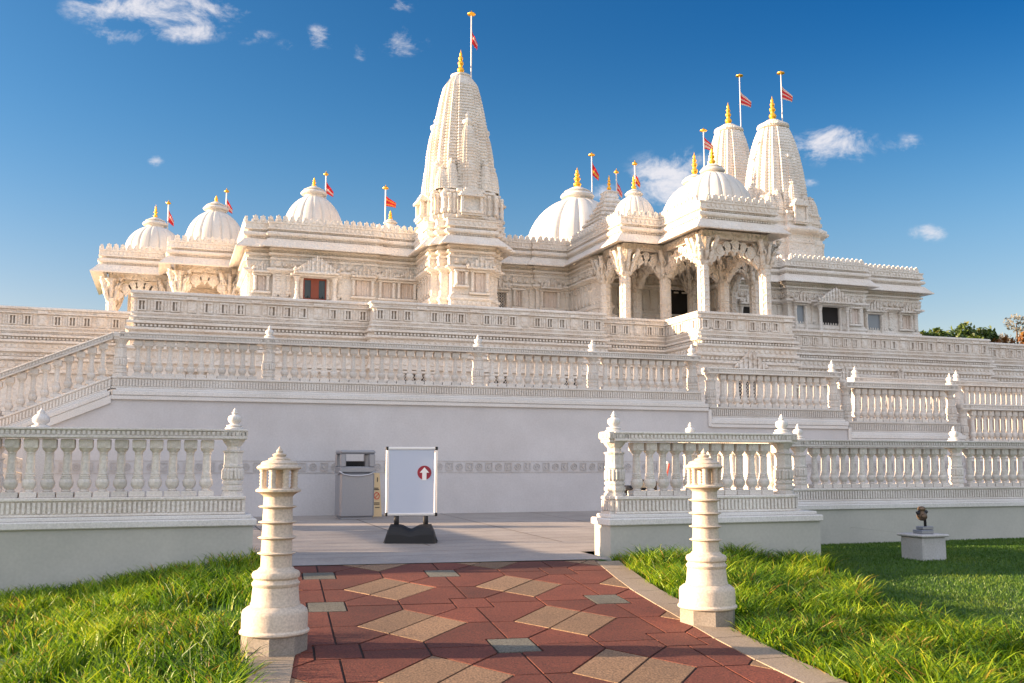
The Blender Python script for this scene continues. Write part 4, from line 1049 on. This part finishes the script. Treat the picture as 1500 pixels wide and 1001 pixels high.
# stone block with a brass fixture on the lawn
hx, hy = 9.62, 10.78; hz = zground(hx, hy)
t = thing('stone_block', 'low square pale grey stone block standing on the lawn', 'stone block', (hx, hy, hz), R(2))
m = MB(); m.bbox(-.20,.20,-.20,.20,-.05,.30,.012); m.build('block', stone('block_stone', (.55,.55,.56), bump=.4, fine=40, var=.12, stain=.2), t)
m = MB(); m.bbox(-.235,.235,-.235,.235,.302,.338,.012); m.build('cap', stone('block_cap_stone', (.60,.60,.61), bump=.3, stain=.15), t)
t = thing('water_outlet', 'small brass water outlet with dark iron arms on the stone block', 'outlet', (hx, hy, hz+.338), R(2))
m = MB(); m.bbox(-.09,.11,-.09,.09,0,.05,.008); m.bbox(-.05,.13,-.07,.07,.052,.095,.008); m.build('base', M['steel'], t)
m = MB(); m.tube([(.05,0,.09),(.05,0,.22),(.045,0,.30)], [.018,.018,.022], 10); m.tube([(-.06,-.02,.30),(-.10,-.03,.26),(-.115,-.03,.29)], .016, 8); m.tube([(.045,0,.27),(.09,0,.29)], [.03,.02], 8); m.build('arm', M['ironm'], t, smooth=True)
m = MB(); m.lathe(0,0,[(.022,.17),(.05,.19),(.068,.22),(.066,.25),(.045,.28),(.032,.295),(.05,.31),(.055,.33),(.04,.352),(.012,.36)],20); m.tube([(0,0,.24),(-.03,-.07,.225),(-.035,-.09,.22)], [.04,.034,.036], 12); m.build('valve_body', M['brass'], t, smooth=True)

# ------------------------------------------------------------------ grass
def blades(name, label_kind, pts, zf, hmin, hmax, wid, mat, lean, seed, tint):
    rg = np.random.default_rng(seed); n_ = len(pts); P = np.array(pts)
    h = rg.uniform(hmin, hmax, n_)*P[:,2]; a = rg.uniform(0, 2*np.pi, n_); ln = rg.uniform(.25, 1, n_)*lean*h
    ca, sa = np.cos(a), np.sin(a); f = rg.uniform(0, 2*np.pi, n_); w = wid*rg.uniform(.6, 1.25, n_)
    wx, wy = np.cos(f)*w, np.sin(f)*w
    z0 = P[:,3]
    ts = (0, .45, .8, 1.0); V = []
    for k, t_ in enumerate(ts):
        px = P[:,0] + ca*ln*t_**2; py = P[:,1] + sa*ln*t_**2; pz_ = z0 + h*(t_ - .28*lean*t_**3)
        q = (1, .9, .55, 0)[k]
        if k < 3: V += [np.stack([px-wx*q, py-wy*q, pz_], 1), np.stack([px+wx*q, py+wy*q, pz_], 1)]
        else: V += [np.stack([px, py, pz_], 1)]
    V = np.stack(V, 1).reshape(-1, 3)                    # 7 per blade
    base = np.arange(n_)*7
    q1 = np.stack([base, base+1, base+3, base+2], 1); q2 = np.stack([base+2, base+3, base+5, base+4], 1); t1 = np.stack([base+4, base+5, base+6], 1)
    loops = np.concatenate([q1.ravel(), q2.ravel(), t1.ravel()])
    sizes = np.concatenate([np.full(2*n_, 4), np.full(n_, 3)]); starts = np.concatenate([[0], np.cumsum(sizes)[:-1]])
    me = bpy.data.meshes.new(name); me.vertices.add(len(V)); me.vertices.foreach_set('co', V.ravel().astype(np.float32))
    me.loops.add(len(loops)); me.loops.foreach_set('vertex_index', loops.astype(np.int32))
    me.polygons.add(len(sizes)); me.polygons.foreach_set('loop_start', starts.astype(np.int32)); me.polygons.foreach_set('loop_total', sizes.astype(np.int32))
    me.update(calc_edges=True)
    at = me.attributes.new('tint', 'FLOAT', 'POINT'); tv = np.repeat(tint(rg, P, n_), 7); at.data.foreach_set('value', np.clip(tv, 0, 1).astype(np.float32))
    me.materials.append(mat); me.polygons.foreach_set('use_smooth', np.ones(len(sizes), bool))
    o = bpy.data.objects.new(name, me); COL.objects.link(o); tag(o, kind='stuff'); return o
from mathutils.noise import noise as mnoise_
def mnoise(v): return mnoise_(mathutils.Vector(v))
def tussocks(region, n_, per, spread, seed):
    """region(x,y)->bool ; returns x, y, height factor, z, clump tint"""
    rg = random.Random(seed); res = []
    xs = region.bounds; tries = 0
    while len(res) < n_*per and tries < n_*40:
        tries += 1
        cx_, cy_ = rg.uniform(xs[0], xs[1]), rg.uniform(xs[2], xs[3])
        if not region(cx_, cy_): continue
        hf = rg.uniform(.6, 1.2)*(.86+.55*mnoise((cx_*1.1, cy_*1.1, seed))); tn = min(1, max(0, rg.random()*.7+.15+.5*mnoise((cx_*.8, cy_*.8, seed+5))))
        for _ in range(per):
            x, y = rg.gauss(cx_, spread), rg.gauss(cy_, spread)
            if region(x, y, .04): res.append((x, y, hf, zground(x, y)-.01, tn))
    return res
def reg_left(x, y, m=0):
    return x < interp(LEFT_EDGE, y) - .29 + m and -6 < x and 4.4 < y < 11.52 and (x-.745)**2+(y-6.88)**2 > .07
reg_left.bounds = (-4.2, 1.1, 4.4, 11.5)
TALL_EDGE = [(-12,5.9),(5.0,6.15),(7.0,6.2),(8.0,6.3),(8.6,6.6),(9.5,7.1),(10.4,7.6),(40,7.6)]
def reg_right(x, y, m=0):
    if x < interp(RIGHT_EDGE, y) + .29 - m or (x-4.06)**2+(y-6.93)**2 < .07: return False
    if x <= 4.8: return y < 10.0
    return y < 10.36 and x < interp(TALL_EDGE, y) + .12*math.sin(4*y)+.1*math.sin(9*y)
reg_right.bounds = (3.6, 7.8, 4.0, 10.4)
def tint_long(rg, P, n_):
    t_ = .12 + .55*P[:,4] + rg.normal(0, .20, n_)
    # withered blades stand in patches
    pa = np.sin(P[:,0]*2.1+1)*np.sin(P[:,1]*1.7+.5) + .5*np.sin(P[:,0]*5.3)*np.sin(P[:,1]*4.1+2)
    dry = (rg.random(n_) < .03 + .10*(pa > .75))
    return np.where(dry, .95+.05*rg.random(n_), np.minimum(t_, .88))
LG = tussocks(reg_left, 760, 80, .085, 3)
blades('long_grass', '', LG, zground, .15, .30, .0055, M['grass'], .95, 11, tint_long)
RG_ = tussocks(reg_right, 430, 105, .078, 5)
blades('long_grass', '', RG_, zground, .18, .38, .0055, M['grass'], 1.0, 12, tint_long)
rg = random.Random(9); LW = []
while len(LW) < 120000:
    x, y = rg.uniform(5.9, 17), rg.uniform(4.8, 13.2)
    if x < interp(TALL_EDGE, y) - .1 or (x < 7.85 and y > 10.4) or x > y*1.5+.3 or (abs(x-hx) < .21 and abs(y-hy) < .21): continue
    LW.append((x, y, 1, zground(x, y)-.005, rg.random()))
blades('mown_lawn', '', LW, zground, .025, .05, .004, M['turf'], .8, 13, lambda r_, P, n_: .25 + .5*P[:,4] + .2*np.sin(P[:,0]*3)*np.sin(P[:,1]*2.2))

# ------------------------------------------------------------------ trees
def tree(name, label, x, y, z0, h, rad, mat, seed, leafn=1800, leaf=.32, low=.35, gaps=.5):
    t = thing(name, label, 'tree', (x, y, z0), 0, 'trees beyond the temple' if y > 60 else None)
    rg = np.random.default_rng(seed); m = MB()
    m.tube([(0,0,-.2),(.1,.05,h*.25),(.05,-.1,h*.5),(0,0,h*.8)], [.035*h,.027*h,.02*h,.008*h], 9)
    tips = []
    for k in range(9):
        a = rg.uniform(0, 2*np.pi); zb_ = h*rg.uniform(.3, .65); rr = rad*rg.uniform(.45, .8)
        tip = (rr*math.cos(a), rr*math.sin(a), min(h*.93, zb_+h*rg.uniform(.1, .35))); tips.append(tip)
        m.tube([(0,0,zb_),(tip[0]*.5, tip[1]*.5, zb_+.45*(tip[2]-zb_)), tip], [.012*h,.008*h,.003*h], 6)
    m.build('trunk', M['bark'], t, smooth=True)
    cl = [(np.array(tp), rad*rg.uniform(.28, .46)) for tp in tips] + [(np.array((rg.normal(0, rad*.3), rg.normal(0, rad*.3), h*rg.uniform(.55, .95))), rad*rg.uniform(.25, .42)) for _ in range(9)]
    V = []; F = []; tv = []
    for i in range(leafn):
        c_, r_ = cl[int(rg.integers(len(cl)))]
        d = rg.normal(size=3); d /= np.linalg.norm(d); p_ = c_ + d*r_*rg.uniform(.55, 1.08)*np.array((1,1,.8))
        a = rg.normal(size=3); a /= np.linalg.norm(a); b_ = np.cross(a, rg.normal(size=3)); b_ /= np.linalg.norm(b_)
        s_ = leaf*rg.uniform(.6, 1.3); q = len(V)
        V += [tuple(p_-a*s_), tuple(p_+b_*s_*.5), tuple(p_+a*s_), tuple(p_-b_*s_*.5)]; F.append((q,q+1,q+2,q+3))
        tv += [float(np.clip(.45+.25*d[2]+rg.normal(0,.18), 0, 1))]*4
    me = bpy.data.meshes.new('crown'); me.from_pydata(V, [], F); at = me.attributes.new('tint', 'FLOAT', 'POINT'); at.data.foreach_set('value', tv)
    me.materials.append(mat); o = bpy.data.objects.new('crown', me); COL.objects.link(o); o.parent = t
    return t
TREES = [('leafy_tree','small dark green tree crown just right of the temple corner',83.9,92,17.2,2.6,'leaf'),('leafy_tree','rounded bright green tree nearest the temple corner',87.0,93,18.2,3.4,'leaf'),
         ('leafy_tree','low green tree beyond the parapet, right of the rounded one',95.2,98,19.0,3.4,'leaf'),('leafy_tree','mixed green and brown tree in the middle of the far row',98.3,98,19.8,3.6,'leaf'),('leafy_tree','dark green tree left of the rust coloured one',101,99,19.2,3.4,'leaf'),
         ('autumn_tree','rust brown autumn tree at the right picture edge',101.8,96,18.9,3.8,'leaf_rust'),('pale_tree','tall thin pale grey tree behind the rust brown tree',107.5,101,21.4,4.0,'leaf_pale')]
for i, (nm, lb, x, y, h, rd, mt) in enumerate(TREES):
    tree(nm, lb, x, y, -.3, h, rd, M[mt], 40+i, leafn=2600 if mt != 'leaf_pale' else 4200, leaf=.34 if mt != 'leaf_pale' else .22)

# ------------------------------------------------------------------ sun, sky, clouds
SUN_AZ, SUN_EL = 286.0, 12.0                             # compass: 0 = +Y, clockwise
az = R(SUN_AZ); el = R(SUN_EL)
ld = bpy.data.lights.new('sun', 'SUN'); lo = bpy.data.objects.new('sun', ld); COL.objects.link(lo)
ld.energy = 5.0; ld.angle = R(.5); ld.color = (1.0, .73, .47)
import mathutils
dvec = mathutils.Vector((math.sin(az)*math.cos(el), math.cos(az)*math.cos(el), math.sin(el)))
lo.rotation_euler = dvec.to_track_quat('Z', 'Y').to_euler(); lo.location = (-30, 10, 30)

w = bpy.data.worlds.new('World'); sc.world = w; w.use_nodes = True
nt = w.node_tree; nt.nodes.clear(); N = nt.nodes.new; Lk = nt.links.new
sky = N('ShaderNodeTexSky'); sky.sky_type = 'NISHITA'; sky.sun_disc = False; sky.sun_elevation = el; sky.sun_rotation = az
sky.altitude = 300; sky.air_density = 1.0; sky.dust_density = 1.0; sky.ozone_density = 2.2
hs = N('ShaderNodeHueSaturation'); hs.inputs['Saturation'].default_value = 1.32; hs.inputs['Value'].default_value = 1.0
Lk(sky.outputs['Color'], hs.inputs['Color'])
# clouds: soft patches at fixed directions of the sky, broken up by noise
f_ = 1440.; yw = R(19.4); pt = math.atan(179.5/f_)
Fv = mathutils.Vector((math.sin(yw)*math.cos(pt), math.cos(yw)*math.cos(pt), math.sin(pt))); Rv = mathutils.Vector((math.cos(yw), -math.sin(yw), 0)); Uv = Rv.cross(Fv)
tcw = N('ShaderNodeTexCoord'); geo = tcw.outputs['Generated']
nz_ = N('ShaderNodeTexNoise'); nz_.inputs['Scale'].default_value = 22; nz_.inputs['Detail'].default_value = 9; nz_.inputs['Roughness'].default_value = .66; nz_.inputs['Distortion'].default_value = .35
mp = N('ShaderNodeMapping'); mp.inputs['Scale'].default_value = (1, 1, 1.6); Lk(geo, mp.inputs['Vector']); Lk(mp.outputs['Vector'], nz_.inputs['Vector'])
def math_(op, a=None, b=None, va=0, vb=0):
    nd = N('ShaderNodeMath'); nd.operation = op
    if a is not None: Lk(a, nd.inputs[0])
    else: nd.inputs[0].default_value = va
    if b is not None: Lk(b, nd.inputs[1])
    else: nd.inputs[1].default_value = vb
    return nd.outputs[0]
def dotv(v):
    nd = N('ShaderNodeVectorMath'); nd.operation = 'DOT_PRODUCT'; Lk(geo, nd.inputs[0]); nd.inputs[1].default_value = tuple(v); return nd.outputs['Value']
total = None
CL = [(238,14,110,26,1.15),(185,50,52,14,1.0),(275,46,48,16,.85),(330,10,52,14,.75),(365,52,40,14,.5),(420,72,24,11,.8),(467,60,18,20,.95),(528,72,12,22,.5),(588,62,36,20,.95),(590,6,34,14,.5),
      (990,268,62,40,1.25),(945,258,30,16,.8),(885,282,28,16,.8),(1210,214,66,24,1.05),(1320,213,34,14,.8),(1360,342,24,13,.8),(228,236,11,8,.75),(1188,268,14,7,.6),(1010,222,30,14,.35)]
for (px, py, sx, sy, st_) in CL:
    d = (Fv + Rv*((px-750)/f_) + Uv*((500.5-py)/f_)).normalized(); tx = Rv; tx = (tx - d*tx.dot(d)).normalized(); ty = tx.cross(d) * -1; ty = d.cross(tx)*-1 if False else tx.cross(d)*-1
    a = math_('DIVIDE', math_('ADD', dotv(tx), None, 0, 0), None, 0, sx/f_*.95); b_ = math_('DIVIDE', math_('ADD', dotv(ty), None, 0, 0), None, 0, sy/f_*.95)
    r2 = math_('ADD', math_('MULTIPLY', a, a), math_('MULTIPLY', b_, b_))
    e = math_('MULTIPLY', math_('POWER', None, math_('MULTIPLY', r2, None, 0, -.85), 2.71828), None, 0, st_)
    fwd = math_('GREATER_THAN', dotv(d), None, 0, .5); e = math_('MULTIPLY', e, fwd)
    total = e if total is None else math_('MAXIMUM', total, e)
bd = (mathutils.Vector((-Fv.x, -Fv.y, 0)).normalized()*.80 + mathutils.Vector((0,0,.6))).normalized()   # unseen white glow added in the sky behind the camera as ambient fill
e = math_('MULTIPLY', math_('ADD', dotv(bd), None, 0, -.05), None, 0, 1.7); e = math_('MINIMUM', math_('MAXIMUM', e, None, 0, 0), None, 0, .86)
sky_fill = e
nn = math_('MULTIPLY', math_('SUBTRACT', nz_.outputs['Fac'], None, 0, .5), None, 0, 4.0)
den = math_('ADD', total, math_('MULTIPLY', nn, math_('MINIMUM', math_('MULTIPLY', total, None, 0, 2.0), None, 0, 1.0)))
mr = N('ShaderNodeMapRange'); mr.interpolation_type = 'SMOOTHSTEP'; mr.inputs['From Min'].default_value = .30; mr.inputs['From Max'].default_value = 1.5
mr.inputs['To Max'].default_value = .92; Lk(den, mr.inputs['Value'])
# deeper blue high up and away from the sun, whiter towards the horizon
sepz = N('ShaderNodeSeparateXYZ'); Lk(geo, sepz.inputs[0])
def ramp_(v, a, b_):
    q = N('ShaderNodeMapRange'); q.interpolation_type = 'SMOOTHSTEP'; q.inputs['From Min'].default_value = a; q.inputs['From Max'].default_value = b_; Lk(v, q.inputs['Value']); return q.outputs['Result']
away = math_('ADD', math_('MULTIPLY', dotv(dvec), None, 0, -.9), None, 0, .62); away = math_('MINIMUM', math_('MAXIMUM', away, None, 0, 0), None, 0, 1)
deep = math_('MULTIPLY', ramp_(sepz.outputs['Z'], .20, .46), away)
m1 = N('ShaderNodeMixRGB'); m1.blend_type = 'MULTIPLY'; m1.inputs['Color2'].default_value = (.06,.50,.76,1); Lk(deep, m1.inputs['Fac']); Lk(hs.outputs['Color'], m1.inputs['Color1'])
m2 = N('ShaderNodeMixRGB'); m2.blend_type = 'MULTIPLY'; m2.inputs['Color1'].default_value = (1,1,1,1); m2.inputs['Color2'].default_value = (1.55,1.0,.88,1)
low = math_('SUBTRACT', None, ramp_(sepz.outputs['Z'], .06, .36), 1.0); Lk(low, m2.inputs['Fac'])
m3 = N('ShaderNodeMixRGB'); m3.blend_type = 'MULTIPLY'; m3.inputs['Fac'].default_value = 1; Lk(m1.outputs['Color'], m3.inputs['Color1']); Lk(m2.outputs['Color'], m3.inputs['Color2'])
mix = N('ShaderNodeMixRGB'); Lk(mr.outputs['Result'], mix.inputs['Fac']); Lk(m3.outputs['Color'], mix.inputs['Color1']); mix.inputs['Color2'].default_value = (4.3, 4.2, 4.4, 1)
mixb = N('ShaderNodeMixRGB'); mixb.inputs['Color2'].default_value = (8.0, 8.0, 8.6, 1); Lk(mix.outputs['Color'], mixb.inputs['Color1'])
bk = math_('ADD', sky_fill, math_('MULTIPLY', nn, math_('MINIMUM', sky_fill, None, 0, .35))); mrb = N('ShaderNodeMapRange'); mrb.interpolation_type = 'SMOOTHSTEP'; mrb.inputs['From Min'].default_value = .2; mrb.inputs['From Max'].default_value = 1.3; mrb.inputs['To Max'].default_value = .92; Lk(bk, mrb.inputs['Value']); Lk(mrb.outputs['Result'], mixb.inputs['Fac'])
bg = N('ShaderNodeBackground'); bg.inputs['Strength'].default_value = .060; wo = N('ShaderNodeOutputWorld')
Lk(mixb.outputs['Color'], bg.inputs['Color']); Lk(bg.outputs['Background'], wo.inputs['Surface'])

# ------------------------------------------------------------------ camera, view
cd = bpy.data.cameras.new('camera'); co = bpy.data.objects.new('camera', cd); COL.objects.link(co); sc.camera = co
cd.sensor_width = 36; cd.lens = 36*1440/1500; cd.clip_end = 6000; cd.clip_start = .1
co.location = (0, 0, EYE); co.rotation_euler = (R(90)+pt, 0, -yw)
sc.view_settings.view_transform = 'Standard'; sc.view_settings.look = 'None'; sc.view_settings.exposure = 1.78; sc.view_settings.gamma = 1
sc.render.film_transparent = False
sc.cycles.max_bounces = 6; sc.cycles.diffuse_bounces = 4
